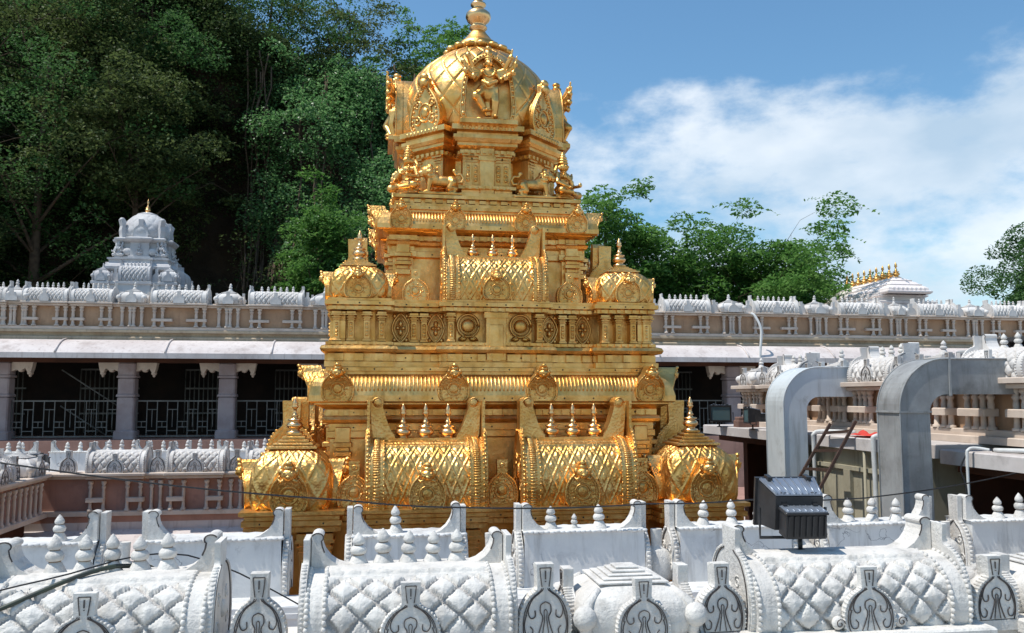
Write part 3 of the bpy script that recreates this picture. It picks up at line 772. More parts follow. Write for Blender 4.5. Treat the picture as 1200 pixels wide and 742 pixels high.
for k in range(8):
    dz = .0015*(k+1)
    card = (k % 2 == 0)
    hw_, dist = (.37, 1.22) if card else (.30, 1.24)
    rot = Matrix.Rotation(k*PI/4, 4, 'Z')
    b = MB()
    pl = rect(-hw_, hw_, -dist, -.6)
    b.sweep(pl, [(o*.9, Z(z+dz)) for o, z in neckp], top=False)
    b.dentils(pl, .045, Z(3.685+dz), Z(3.735+dz), .09, .05, .03); b.dentils(pl, .05, Z(3.135+dz), Z(3.175+dz), .10, .06, .05)
    nb_ = node('neck_bay', b.mesh('neck_bay', GM), tower, rot)
    b = MB(); pl = rect(-hw_-.03, hw_+.03, -dist-.03, -.6)
    b.sweep(pl, [(o*(1.15 if card else 1), Z(z+dz)) for o, z in eavep]); 
    for i in range(9):                                   # row of small rosettes along the eave
        x = -hw_+(2*hw_)*i/8
        b.ball((x, -dist-.178 if card else -dist-.158, Z(4.06)), (.03, .015, .035), 6, 5)
    node('eave_bay', b.mesh('eave_bay', GM), tower, rot)
    for t in ((-.29, -.175, .175, .29) if card else (-.2, .2)):
        node('pilaster', pn, tower, rot @ T(t, -dist+.01, Z(3.17+dz)))
    if card:
        b = MB(); b.bbox(-.115, .115, -.06, .05, 0, .86, .012); b.bbox(-.135, .135, -.08, .05, .58, .66, .01)
        node('center_panel', b.mesh('center_panel', GM), tower, rot @ T(0, -dist+.01, Z(3.0)))
# dome with a raised diamond lattice
dp_ = catmull([(1.06, 4.10), (1.16, 4.28), (1.23, 4.54), (1.22, 4.82), (1.13, 5.10), (.94, 5.37), (.67, 5.59), (.42, 5.74)], 5)
def dome_fn(prof, rows, cells, amp):
    def fn(u, v):
        i = v*(len(prof)-1); k = int(min(i, len(prof)-2)); t = i-k
        r = prof[k][0]*(1-t)+prof[k+1][0]*t; z = prof[k][1]*(1-t)+prof[k+1][1]*t
        U = u*cells; V_ = v*rows
        a = (U+V_) % 1-.5; c = (U-V_) % 1-.5; d = .5-max(abs(a), abs(c))
        r += amp*(sstep(.015, .07, d)+.35*sstep(.05, .5, d))
        return (r*math.cos(2*PI*u), r*math.sin(2*PI*u), Z(z))
    return fn
b = MB(); b.grid(dome_fn(dp_, 4.4, 22, .022), 440, 130)
dome = node('dome', b.mesh('dome', GM), tower)
b = MB()
b.lathe([(r, Z(z)) for r, z in ((.40, 5.70), (.50, 5.73), (.53, 5.77), (.50, 5.81), (.36, 5.87), (.36, 5.90), (.31, 5.95), (.24, 6.00), (.20, 6.06), (.15, 6.12), (.12, 6.17), (.01, 6.18))], 32)
for i in range(16):
    a = 2*PI*i/16; b.ball((.5*math.cos(a), .5*math.sin(a), Z(5.76)), (.10, .10, .05), 8, 5)
node('lotus_collar', b.mesh('lotus_collar', GM), dome)
b = MB()
b.lathe([(r, Z(z)) for r, z in ((.10, 6.15), (.105, 6.20), (.15, 6.22), (.15, 6.25), (.10, 6.27), (.12, 6.30), (.19, 6.36), (.215, 6.42), (.205, 6.48), (.15, 6.53), (.10, 6.56), (.085, 6.60), (.13, 6.63), (.13, 6.66), (.08, 6.68), (.07, 6.73), (.10, 6.76), (.12, 6.80), (.08, 6.86), (.03, 7.0), (.004, 7.05))], 28)
node('crown_finial', b.mesh('crown_finial', ['gold_polish']), dome)

# -- statues (each grown as one continuous body)
def limb(b, pts, r): 
    b.tube(pts, r, 8)
    for p, q in zip(pts, r): b.ball(p, q, 8, 6)
def deity_standing():
    b = MB()
    limb(b, [(.065, 0, .46), (.085, -.04, .25), (.075, 0, .03)], [.09, .066, .046]); b.ball((.085, -.06, .02), (.045, .08, .025))
    limb(b, [(-.07, 0, .46), (-.19, -.10, .31), (-.06, -.05, .13)], [.09, .07, .046]); b.ball((-.035, -.09, .11), (.07, .05, .028))
    b.ball((0, -.01, .38), (.13, .08, .12)); b.ball((0, .02, .25), (.09, .05, .2))
    b.ball((0, 0, .48), (.13, .09, .09)); b.ball((0, 0, .60), (.10, .07, .12)); b.ball((0, -.01, .70), (.135, .085, .085))
    for i in range(9): b.ball((-.11+.0275*i, -.075, .44-.05*math.sin(PI*i/8)), (.02, .02, .06), 6, 5)     # skirt pleats
    b.tube([(0, 0, .74), (0, 0, .80)], .04, 8)
    b.ball((0, -.02, .84), (.062, .066, .075)); b.ball((0, -.088, .835), (.014, .018, .02), 6, 5)
    for sg in (1, -1): b.ball((sg*.025, -.075, .85), (.013, .012, .01), 6, 5); b.ball((sg*.066, -.0, .835), (.018, .02, .03), 6, 5)
    b.ball((0, -.078, .805), (.02, .014, .008), 6, 5)
    for z, r in ((.905, .075), (.945, .065), (.985, .055), (1.025, .042), (1.06, .028)): b.ball((0, 0, z), (r, r, .026), 10, 6)
    for sg in (1, -1):
        for a0, ln in ((-62, .20), (-25, .23), (8, .24), (38, .22)):
            a = R(a0); e = (sg*(.13+ln*.55*math.cos(a)), -.03, .72+ln*.5*math.sin(a)-.03); h = (sg*(.13+ln*1.0*math.cos(a)), -.10, .74+ln*1.0*math.sin(a)+.05)
            limb(b, [(sg*.12, 0, .72), e, h], [.05, .042, .032]); b.ball(h, .042, 8, 6)
            b.tube([(h[0]-sg*.01, h[1]-.01, h[2]-.05), (h[0]+sg*.02, h[1]-.02, h[2]+.12)], .015, 6)
    limb(b, [(-.09, -.05, .56), (-.01, -.10, .50), (.1, -.08, .56)], [.03, .035, .03])                    # sash
    for i in range(11):
        a = PI*i/10; b.ball((.085*math.cos(a), -.085, .73-.10*math.sin(a)), .017, 6, 5)
    b.ball((0, .03, .0), (.26, .12, .03))
    return remesh(b, 'deity_figure', ['gold', 'rivet'], .0085, 1)
def figure_seated():
    b = MB()
    b.ball((0, .02, .03), (.25, .19, .05)); b.ball((0, .02, .10), (.20, .16, .05))
    limb(b, [(.08, 0, .17), (.22, -.12, .15), (.02, -.19, .12)], [.085, .07, .04]); limb(b, [(-.08, 0, .17), (-.22, -.12, .15), (-.02, -.17, .15)], [.085, .07, .04])
    b.ball((0, .02, .22), (.15, .12, .11)); b.ball((0, .02, .36), (.115, .09, .13)); b.ball((0, .0, .47), (.155, .095, .085))
    for sg in (1, -1): b.ball((sg*.062, -.075, .445), (.05, .04, .045), 8, 6)
    b.tube([(0, .01, .52), (0, .01, .60)], .045, 8)
    b.ball((0, -.005, .645), (.075, .08, .09)); b.ball((0, -.088, .64), (.016, .02, .024), 6, 5); b.ball((0, -.078, .60), (.025, .014, .009), 6, 5)
    for sg in (1, -1):
        b.ball((sg*.03, -.075, .66), (.016, .012, .011), 6, 5); b.ball((sg*.08, .01, .63), (.022, .03, .045), 6, 5)
    for z, r in ((.725, .088), (.775, .08), (.825, .068), (.87, .05), (.91, .032)): b.ball((0, .01, z), (r, r, .032), 10, 6)
    limb(b, [(.15, .0, .48), (.22, -.03, .32), (.17, -.17, .30)], [.05, .042, .03]); b.ball((.165, -.20, .32), (.035, .03, .05), 8, 6)
    limb(b, [(-.15, .0, .48), (-.22, -.04, .32), (-.13, -.19, .22)], [.05, .042, .03]); b.ball((-.12, -.2, .21), (.04, .05, .025), 8, 6)
    for i in range(13):
        a = PI*i/12; b.ball((.10*math.cos(a), -.085-.03*math.sin(a), .52-.13*math.sin(a)), .02, 6, 5)
    for sg in (1, -1): b.tube([(sg*.09, .06, .66), (sg*.15, .05, .55), (sg*.17, .05, .44)], [.03, .035, .02], 6)
    return remesh(b, 'seated_figure', ['gold', 'rivet'], .0085, 1)
def lion():
    b = MB()
    b.box(-.30, .30, -.10, .10, 0, .035)
    b.ball((.02, 0, .20), (.20, .085, .085)); b.ball((-.10, 0, .235), (.11, .10, .115)); b.ball((.16, 0, .19), (.10, .09, .10))
    for y in (-.06, .06):
        limb(b, [(-.14, y, .20), (-.16, y*1.1, .11), (-.17, y*1.1, .04)], [.05, .035, .03]); b.ball((-.20, y*1.1, .035), (.05, .035, .028), 8, 5)
        limb(b, [(.17, y, .18), (.13, y*1.2, .10), (.21, y*1.2, .09), (.19, y*1.2, .045)], [.065, .05, .035, .03]); b.ball((.16, y*1.2, .035), (.055, .035, .026), 8, 5)
    b.ball((-.19, -.02, .325), (.085, .08, .085)); b.ball((-.265, -.03, .30), (.05, .045, .04)); b.ball((-.27, -.03, .262), (.035, .035, .018), 8, 5)
    for k in range(12):
        a = 2*PI*k/12; b.ball((-.145, -.01+.095*math.cos(a), .31+.105*math.sin(a)), (.045, .032, .035), 6, 5)
    for k in range(8):
        a = 2*PI*k/8; b.ball((-.10, .075*math.cos(a), .27+.09*math.sin(a)), (.045, .04, .04), 6, 5)
    for y in (-.055, .04): b.ball((-.17, y, .405), (.02, .018, .025), 6, 5); b.ball((-.25, y*.8-.005, .345), .014, 6, 5)
    b.tube([(.24, 0, .21), (.30, 0, .20), (.325, 0, .26), (.29, 0, .315), (.225, 0, .31), (.20, 0, .35)], [.024, .022, .022, .022, .022, .026], 7); b.ball((.20, 0, .36), (.035, .03, .03), 8, 5)
    return remesh(b, 'lion_figure', ['gold', 'rivet'], .008, 1)
DEI, SEA, LIO = deity_standing(), figure_seated(), lion()
for sx in (-1, 1):
    for sy in (-1, 1):
        node('seated_figure', SEA, tower, T(sx*1.20, sy*1.20, Z(3.0), math.atan2(sx, -sy) if sy < 0 else math.atan2(sx, -sy), (1.02, 1.0, .84)))
for k in (0, 1, 3):
    for sg in (-1, 1):
        node('lion_figure', LIO, tower, Matrix.Rotation(k*PI/2, 4, 'Z') @ T(sg*.72, -1.30, Z(3.0)) @ Matrix.Diagonal((-sg*1.08, 1.15, 1.08, 1)))
# -- the four arched niches on the dome and the four corner shields
def niche_dormer():
    b = MB()
    def arch(w, h, k=.0): 
        return [(w*math.cos(a), h*.42+(h*.58)*math.sin(a)) for a in [PI*i/24 for i in range(25)]]
    w, h = .40, 1.10
    o = [(w*.92, 0), (w*1.04, .15), (w*1.06, .30)] + [(x*1.02, z) for x, z in arch(w, h)] + [(-w*1.06, .30), (-w*1.04, .15), (-w*.92, 0)]
    b.prism(o, .10, .95, 'y')
    rim = [(x*1.0, z) for x, z in o]
    for i in range(len(o)-1):
        p, q = o[i], o[i+1]
    inn = [(x*.84, z*.93+.02) for x, z in o]
    # rim frame proud of the niche back
    n = len(o); v = []; f = []
    for y in (0.0, .12):
        v += [(x, y, z) for x, z in o]; v += [(x, y, z) for x, z in inn]
    for i in range(n-1):
        f += [(i, i+1, n+i+1, n+i), (n+i, n+i+1, 3*n+i+1, 3*n+i), (i+1, i, 2*n+i, 2*n+i+1)]
    b.add(v, f)
    for x, z in [((a[0]+c[0])/2, (a[1]+c[1])/2) for a, c in zip(o, inn)]: b.ball((x, -.005, z), (.03, .025, .03), 6, 5)
    b.tube([(x*.86, -.005, z*.94+.02) for x, z in o], .014, 5); b.tube([(x*.99, -.005, z*.995) for x, z in o], .014, 5)
    b.bbox(-w*1.1, w*1.1, -.12, .3, -.02, .06, .015)
    for z, r in ((1.12, .075), (1.19, .055)): b.ball((0, .02, z), (r, .07, r*.8), 8, 6)
    b.tube([(sg_*.05, -.02, 1.1) for sg_ in (-1, 1)], .04, 6)
    return b.mesh('arched_niche', GM)
nd = niche_dormer()
for k in range(4):
    o = node('arched_niche', nd, tower, Matrix.Rotation(k*PI/2, 4, 'Z') @ T(0, -1.37, Z(4.12)))
    node('deity_figure', DEI, o, T(0, .0, .07, 0, (1.08, 1.25, 1.02)))
def shield():
    b = MB()
    r = [(x*.62, z*.80) for x, z in catmull([(.42, 0), (.5, .12), (.5, .30), (.44, .48), (.33, .64), (.22, .76), (.16, .84), (.14, 1.0), (.10, 1.04)], 4)]
    pl = r+[(-x, z) for x, z in reversed(r)]
    b.prism(pl, 0, .06, 'y')
    circ = [(.31*math.cos(a), .27+.31*math.sin(a)) for a in [2*PI*i/28 for i in range(28)]]
    b.prism([(x, max(z, 0)) for x, z in circ], .05, .42, 'y')
    for sg in (1, -1):
        b.tube([(sg*max(x-.02, 0), -.006, z) for x, z in r], .022, 6)
        for i, (x, z) in enumerate(r):
            if i % 2 == 0: b.ball((sg*(x-.07), -.004, z), .022, 6, 5)
        b.tube([(sg*x, -.008, z) for x, z in spiral(.14, .40, .085, 1.3, 1, 16)], .015, 5); b.tube([(sg*x, -.008, z) for x, z in spiral(.15, .15, .085, 1.3, 1, 16, 1)], .015, 5)
    b.ball((0, 0, .27), (.085, .04, .09), 10, 6)
    b.tube([(.13*math.cos(a), -.006, .27+.14*math.sin(a)) for a in [2*PI*i/18 for i in range(19)]], .018, 5)
    b.ball((0, -.03, .74), (.10, .07, .08), 8, 6); b.ball((0, -.02, .84), (.085, .06, .06), 8, 6)
    return b.mesh('corner_shield', GM)
sh = shield()
for k in range(4):
    node('corner_shield', sh, tower, Matrix.Rotation(k*PI/2+PI/4, 4, 'Z') @ T(0, -1.33, Z(4.12)))

# ------------------------------------------------------------------ the low gallery round the tower: front range
WM = ['white', 'line', 'groove']; WG = ['white', 'grime']
front = node('front_range', None, None, T(1.65, 5.3, 0), 'white gallery in the foreground edged by two rows of miniature shrines with finials', 'temple gallery')
FX = 1.65
def lx(x): return x-FX
def fnode(name, me, x, y, z, rz=0, s=1.0): return node(name, me, front, T(lx(x), y-5.3, Z(z), rz, s))
def fplace(p, name, x, y, z, rz=0, s=1.0): return place(p, name, front, T(lx(x), y-5.3, Z(z), rz, s))
zb = -1.50
b = MB()
b.box(lx(-9), lx(9), .42, 2.46, 0, Z(-2.15)); b.box(lx(-9), lx(9), .30, 2.6, Z(-2.15), Z(-2.0))
node('gallery_block', b.mesh('gallery_block', ['cream']), front)
b = MB(); b.box(lx(-9), lx(9), .62, 2.30, Z(-2.0), Z(-1.985)); node('roof', b.mesh('roof', ['roofslab']), front)
# parapet under the outer row: base wall that steps out under every shrine
outer = [(-2.25, -.95, 1), (-.40, .84, 1), (1.26, 2.04, 1), (2.42, 3.94, 1), (4.42, 5.28, 1), (5.9, 7.2, 1)]
b = MB(); 
b.box(lx(-9), lx(9), .10, .62, Z(-2.0), Z(zb-.012))
for x0, x1, _ in outer: b.box(lx(x0-.06), lx(x1+.06), -.10, .099, Z(-2.0), Z(zb-.09)); b.bbox(lx(x0-.09), lx(x1+.09), -.14, .66, Z(zb-.088), Z(zb), .012)
b.box(lx(-9), lx(9), .06, .64, Z(zb-.075), Z(zb-.008))
node('parapet', b.mesh('parapet', ['white']), front)
salA = sala(1.24, .56, .40, False, WM, 5, .24, .22, .22, 170, 70, 5, .74, (.36, .40), 6, fmat=WG)
NSEED[0] = 5.3
salA2 = sala(1.24, .56, .40, False, WM, 5, .24, .22, .22, 170, 70, 5, .74, (.36, .40), 6, fmat=WG)
NSEED[0] = 11.7
salR = sala(1.50, .56, .40, False, WM, 0, .24, .22, .24, 190, 70, 6, .74, (.36, .40), 6)
kutA = kuta(.76, .40, False, WM, 0, (.34, .38), n=80)
kutH = kuta(.82, .40, False, WM, .22, (.34, .38), n=80, fmat=WG)
nichA = (niche_unit(.33, .44, .26, WM).mesh('niche_shrine', WM), [])
fplace(salA, 'barrel_shrine', -1.60, 5.3, zb, 0, (1.04, 1, 1)); fplace(salA2, 'barrel_shrine', .22, 5.3, zb)
fplace(salR, 'barrel_shrine', 3.17, 5.3, zb); fplace(salA, 'barrel_shrine', 6.55, 5.3, zb)
fplace(kutA, 'corner_shrine', 1.65, 5.64, zb); fplace(kutH, 'corner_shrine', 4.86, 5.64, zb)
for x in (-.67, 1.06, 2.22, 4.18): fplace(nichA, 'niche_shrine', x, 5.36, zb, random.uniform(-.05, .05), (random.uniform(.95, 1.05), 1, random.uniform(.95, 1.04)))

# inner row: plain plastered backs towards the camera, carved face towards the tower
zi = -1.765
b = MB(); b.box(lx(-9), lx(9), 2.28, 2.74, Z(-2.0), Z(zi)); b.box(lx(-9), lx(9), 2.26, 2.76, Z(zi-.09), Z(zi-.05))
node('parapet', b.mesh('parapet', ['plaster']), front)
def back_unit(Lh, D, H, hornw, hornh, fins, fh, plates=True):
    b = MB(); Li = Lh*.5
    n = 26
    # slab with slightly worn, uneven top edge
    def fn(u, v):
        x = -Li+.03+(2*Li-.06)*u
        w = .010*mnoise.noise((x*9, v*3, Lh))
        return (x*(1-.02*v), .02*v+w*.3, H*v+(w if v > .9 else 0))
    b.grid(fn, 40, 8, smooth=False)
    b.grid(lambda u, v: (-Li+.03+(2*Li-.06)*u, D*v, H+.010*mnoise.noise((u*14, v*3, Lh))+.01*math.sin(PI*v)), 40, 4)
    b.box(-Li+.05, Li-.05, .03, D, 0, H-.006)
    for i in range(int(Lh/.05)):
        x = -Li+.05+i*.05; b.ball((x, .005, H+.003*math.sin(i*2.3)), (.032, .022+.006*math.sin(i*1.7), .014), 6, 4)
    body = b.mesh('shrine_back', ['plaster', 'line']); ch = []
    th = .13
    hb = horn(hornw, hornh, th, False); hm = hb.mesh('horn', WM)
    hb.v = [(-x, y, z) for x, y, z in hb.v]; hb.f = [list(reversed(q)) for q in hb.f]; hm2 = hb.mesh('horn', WM)
    ch += [('horn', hm, T(Li-.04, .10, H)), ('horn', hm2, T(-Li+.04, .10, H))]
    if plates:
        w = .46; h = H+hornh*.9; r = key_outline(w, h, 5); g = MB()
        pl = r+[(-x, z) for x, z in reversed(r)]
        g.prism(pl, -.05, 0, 'y'); bd = [p for p in r if p[1] < .66*h]
        for sg in (1, -1):
            last = None
            for x, z in catmull(bd, 2):
                if last and (Vector((x, z))-Vector(last)).length < .035: continue
                last = (x, z); g.ball((sg*x*.985, -.03, z), (.017, .026, .017), 6, 4)
            g.tube([(sg*max(x-.05, 0), -.054, z) for x, z in bd], .012, 5); g.tube([(sg*max(x-.075, 0), -.052, z) for x, z in bd], .006, 4, 1)
            g.tube([(sg*x, -.055, z) for x, z in spiral(.11, .12, .055, 1.4, 1, 16)], .010, 5); g.tube([(sg*x, -.055, z) for x, z in spiral(.09, .30, .045, 1.3, 1, 14, 1)], .009, 5)
        g.ball((0, -.05, .22), (.035, .025, .055), 8, 6)
        gm = g.mesh('gable_plate', WM)
        ch += [('gable_plate', gm, T(-Li+.03, .22, 0, -PI/2)), ('gable_plate', gm, T(Li-.03, .22, 0, PI/2))]
    fm = finial_white(fh).mesh('finial', WG)
    for x in fins: ch.append(('finial', fm, T(x, .17, H-.005)))
    return body, ch
BU = [(-2.98, 1.24, (.25,)), (-1.40, 1.24, ()), (.30, 1.06, (-.10,)), (1.97, 1.24, (-.30, .18)), (3.48, 1.22, (-.28, .02, .30)), (5.03, 1.24, (-.28, -.02, .24)), (6.6, 1.24, (-.16, .1))]
for x, ln, fins in BU:
    fplace(back_unit(ln, .44, .50, .25, .27, fins, .25), 'shrine_back', x, 8.0, zi)
bun = MB(); rr = key_outline(.36, .48, 4); bun.lathe([(max(x, .001), z) for x, z in rr], 20, (0, .12, 0), sy=.6)
bum = bun.mesh('niche_back', WM)
for x in (-2.19, 1.10, 2.72, 4.26, 5.82): fnode('niche_back', bum, x, 8.06, zi, random.uniform(-.05, .05))
fs = finial_white(.15).mesh('broken_finial', WG); fnode('broken_finial', fs, 1.90, 8.17, zi+.495)

# ------------------------------------------------------------------ gallery ranges behind and to the left of the tower
FM = ['farwhite', 'line', 'groove']
salM = sala(1.14, .5, .42, False, FM, 3, .24, .20, .18, 90, 34, 6, .78, (.34, .40), 3, lines=True)
kutM = kuta(.72, .44, False, FM, .22, (.32, .38), n=36)
nichM = (niche_unit(.34, .46, .26, FM).mesh('niche_shrine', FM), [])
def colonnette(h, w=.075):
    b = MB()
    b.lathe([(w*.75, 0), (w*.75, .06*h), (w*.5, .08*h), (w*.42, .3*h), (w*.5, .62*h), (w*.38, .72*h), (w*.62, .78*h), (w*.62, .82*h), (w*.4, .85*h), (w*.75, .93*h), (w*.75, h)], 8)
    return b.mesh('colonnette', ['cream'])
def frieze(parent, x0, x1, y, z0, z1, units, wallmat, colm, th=.3):
    """painted band with a sill, cornice and small turned posts; units = spans that step forward"""
    b = MB(); h = z1-z0
    b.box(x0, x1, y, y+th, z0, z1); node('frieze_wall', b.mesh('frieze_wall', [wallmat]), parent)
    b = MB()
    b.bbox(x0, x1, y-.10, y+th, z1+.002, z1+.07, .012); b.bbox(x0, x1, y-.20, y+th+.02, z1+.072, z1+.13, .02)
    b.bbox(x0, x1, y-.13, y+th, z0-.10, z0-.002, .012)
    for a, c in units:
        b.bbox(a, c, y-.22, y-.101, z1+.004, z1+.066, .01); b.bbox(a-.04, c+.04, y-.30, y-.201, z1+.074, z1+.134, .015)
        m = (a+c)/2
        for p, q in ((a, m-.22), (m+.22, c)):
            b.bbox(p, q, y-.16, y-.001, z0+h*.28, z0+h*.42, .012)
    node('cornice', b.mesh('cornice', ['cream']), parent)
    for a, c in units:
        for x in (a+.08, a+.34, c-.34, c-.08): 
            node('colonnette', colm, parent, T(x, y-.10, z0))
    if th < .35:
        for (a, c), (a2, c2) in zip(units, units[1:]):
            for t in (.3, .7): node('colonnette', colm, parent, T(c+(a2-c)*t, y-.06, z0))
rear = node('rear_range', None, None, T(-4.5, 19.3, 0), 'low pink walled gallery left of the golden tower, white barrel shrines along its roof', 'temple gallery')
def rl(x): return x+4.5
b = MB(); b.box(rl(-9.5), rl(11), .30, 3.0, 0, Z(-2.62)); node('gallery_block', b.mesh('gallery_block', ['redbrown']), rear)
b = MB(); b.box(rl(-9.5), rl(11), .02, 3.1, Z(-2.62), Z(-2.46)); node('lintel_band', b.mesh('lintel_band', ['pinkwall']), rear)
b = MB(); b.grid(lambda u, v: (rl(-9.5)+20.5*u, .06-1.0*v, Z(-2.76)-.42*v-.10*v*v), 1, 8); b.grid(lambda u, v: (rl(-9.5)+20.5*u, -.94+1.2*v, Z(-3.30)+.15*v), 1, 2); b.box(rl(-9.5), rl(11), -.945, -.90, Z(-3.32), Z(-3.26))
b.box(rl(-9.5), rl(11), .02, .3, Z(-2.80), Z(-2.621))
node('eave', b.mesh('eave', ['eave']), rear)
runits = [(-8.9, -7.7), (-7.45, -6.9), (-5.95, -4.8), (-4.35, -3.2), (-2.7, -1.6), (-1.0, .2), (.8, 2.0)]
colR = colonnette(.62)
frieze(rear, rl(-6.9), rl(8), .05, Z(-2.38), Z(-1.72), [(rl(a), rl(c)) for a, c in runits if a > -6.9], 'pinkwall', colR)
for a, c in runits:
    if a > -6.9: place(salM, 'barrel_shrine', rear, T(rl((a+c)/2), -.12, Z(-1.585)))
for x in (-6.35, -4.57, -2.95, -1.3, .5): place(nichM, 'niche_shrine', rear, T(rl(x), .0, Z(-1.585)))
b = MB(); b.box(rl(-9.5), rl(8), .35, 3.0, Z(-2.459), Z(-1.75)); node('roof', b.mesh('roof', ['roofslab']), rear)
bkM = back_unit(1.36, .4, .44, .24, .26, (-.30, 0, .30), .25, False)
for i, x in enumerate((-8.6, -7.0, -5.1, -3.2, -1.3)):
    place(bkM, 'shrine_back', rear, T(rl(x), 2.6, Z(-1.749)))
# left range, running towards the camera
left = node('left_range', None, None, T(-6.75, 17.0, 0), 'short pink gallery range at the left edge of the picture, white shrines crowding its roof', 'temple gallery')
LM = Matrix.Rotation(PI/2, 4, 'Z')                              # local -Y faces +X
lf = left
b = MB(); b.box(-2.6, -.35, -9, 2.2, 0, Z(-2.45)); node('gallery_block', b.mesh('gallery_block', ['redbrown']), left)
inv = LM
def lnode_frieze():
    b = MB(); z0, z1 = Z(-2.38), Z(-1.72)
    b.box(-.36, -.05, -9, 2.25, z0, z1); node('frieze_wall', b.mesh('frieze_wall', ['pinkwall']), left)
    b = MB()
    for x1, za, zc in ((.05, z1+.002, z1+.07), (.15, z1+.072, z1+.13), (.08, z0-.10, z0-.002)): b.bbox(-.4, x1, -9, 2.2, za, zc, .012)
    node('cornice', b.mesh('cornice', ['cream']), left)
    b = MB(); b.box(-2.6, -.37, -9, 2.2, Z(-2.449), Z(-1.75)); node('roof', b.mesh('roof', ['roofslab']), left)
    for i in range(14): node('colonnette', colR, left, T(.02, 1.95-.26*i, z0))
lnode_frieze()
salL = salM
for y, kind in ((1.65, 'k'), (.75, 'n'), (-.15, 's'), (-1.1, 'n'), (-1.8, 'k'), (-2.9, 's')):
    if kind == 'k': place(kutM, 'corner_shrine', left, T(-.32, y, Z(-1.585), PI/2, 1.1))
    elif kind == 's': place(salM, 'barrel_shrine', left, T(.08, y, Z(-1.585), PI/2))
    else: place(nichM, 'niche_shrine', left, T(.0, y, Z(-1.585), PI/2))
for y in (1.2, 0, -1.4): place(bkM, 'shrine_back', left, T(-1.5, y, Z(-1.74), PI/2))

# ------------------------------------------------------------------ the long pillared hall behind
hall = node('pillared_hall', None, None, T(2.0, 30.0, 0), 'long cream pillared hall behind the golden tower with iron grilles between its pillars', 'temple hall')
def hx(x): return x-2.0
HX0, HX1 = -19.0, 27.0
b = MB(); b.box(hx(HX0), hx(HX1), -1.2, 6, 0, Z(-1.38)); node('plinth', b.mesh('plinth', ['pinkwall']), hall)
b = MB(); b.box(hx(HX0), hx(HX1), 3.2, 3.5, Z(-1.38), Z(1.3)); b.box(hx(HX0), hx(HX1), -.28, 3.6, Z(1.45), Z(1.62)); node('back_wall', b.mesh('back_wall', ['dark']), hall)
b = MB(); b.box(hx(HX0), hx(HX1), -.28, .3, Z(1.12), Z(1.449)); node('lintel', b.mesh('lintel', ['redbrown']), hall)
# sloping eave slab with a rolled lip
def ev(u, v):
    x = hx(HX0)+(HX1-HX0)*u
    return (x, -.3-1.0*v, Z(1.86)-.10*v-.38*v**2.4)
b = MB(); b.grid(ev, 46, 10)
b.grid(lambda u, v: (hx(HX0)+(HX1-HX0)*u, -1.3+1.05*v, Z(1.375)-.08+.06*v), 2, 2)
b.prism([(-1.305, Z(1.39)), (-1.27, Z(1.40)), (-1.27, Z(1.22)), (-1.305, Z(1.22))], hx(HX0), hx(HX1), 'x')
for i in range(14):
    x = hx(-16.6+3.3*i); b.tube([(x, -.31-1.0*v, Z(1.885)-.10*v-.38*v**2.4) for v in (0, .3, .6, .8, 1)], .03, 6)
node('eave', b.mesh('eave', ['eave']), hall)
b = MB(); b.box(hx(HX0), hx(HX1), -.02, .5, Z(1.45), Z(2.30)); b.bbox(hx(HX0), hx(HX1), -.20, .3, Z(1.78), Z(1.98), .03); b.bbox(hx(HX0), hx(HX1), -.16, .3, Z(2.12), Z(2.22), .02)
node('roof_band', b.mesh('roof_band', ['band']), hall)
barrels = [(-14.4, 1.4), (-12.6, 1.35), (-10.75, 1.38), (-9.33, 1.30), (-6.56, 1.76), (-3.42, 1.76), (-.2, 1.7), (3.2, 1.7), (7.2, 1.7), (11.24, 1.75), (14.72, 1.75), (18.15, 1.75), (21.35, 1.6), (24.5, 1.6)]
kutas = [(-11.75, .9), (-8.07, .85), (-4.98, .85), (-1.8, .85), (1.5, .85), (5.2, .85), (9.2, .85), (13.0, .95), (16.45, .95), (19.75, .6), (23.0, .85)]
colH = colonnette(.66, .11)
frieze(hall, hx(HX0), hx(HX1), .0, Z(2.32), Z(2.98), [(hx(x-l/2), hx(x+l/2)) for x, l in barrels], 'tan', colH, .4)
for x, w in kutas:
    for d in (-.28, -.05, .05, .28): node('colonnette', colH, hall, T(hx(x)+d*1.1, -.09, Z(2.32)))
salH = sala(1.75, .6, .44, False, FM, 6, .24, .24, .17, 110, 30, 9, .80, (.36, .40), 2, lines=False)
kutHl = kuta(.86, .50, False, FM, .26, (.36, .40), n=36, lines=False)
nichH = (niche_unit(.36, .46, .26, FM, lines=False).mesh('niche_shrine', FM), [])
for x, l in barrels: place(salH, 'barrel_shrine', hall, T(hx(x), -.24, Z(3.115), 0, (l/1.75, 1, 1)))
for x, w in kutas:
    place(kutHl, 'corner_shrine', hall, T(hx(x), .16, Z(3.115), 0, (w/.86, 1, 1)))
allx = sorted([(x, l/2) for x, l in barrels]+[(x, w/2) for x, w in kutas])
for (xa, la), (xb, lb) in zip(allx, allx[1:]):
    a, c = xa+la, xb-lb
    if c-a > .30: place(nichH, 'niche_shrine', hall, T(hx((a+c)/2), -.1, Z(3.115), 0, (min(1.2, (c-a)/.42), 1, 1)))
pb = MB()
for ww, z0, z1 in ((.66, -1.38, -1.1), (.54, -1.099, .0), (.60, .001, .10), (.52, .101, .62), (.60, .621, .72), (.54, .721, 1.12)):
    pb.bbox(-ww/2, ww/2, -ww/2, ww/2, Z(z0), Z(z1), .04)
pm = pb.mesh('pillar', ['pillar'])
bm_ = []
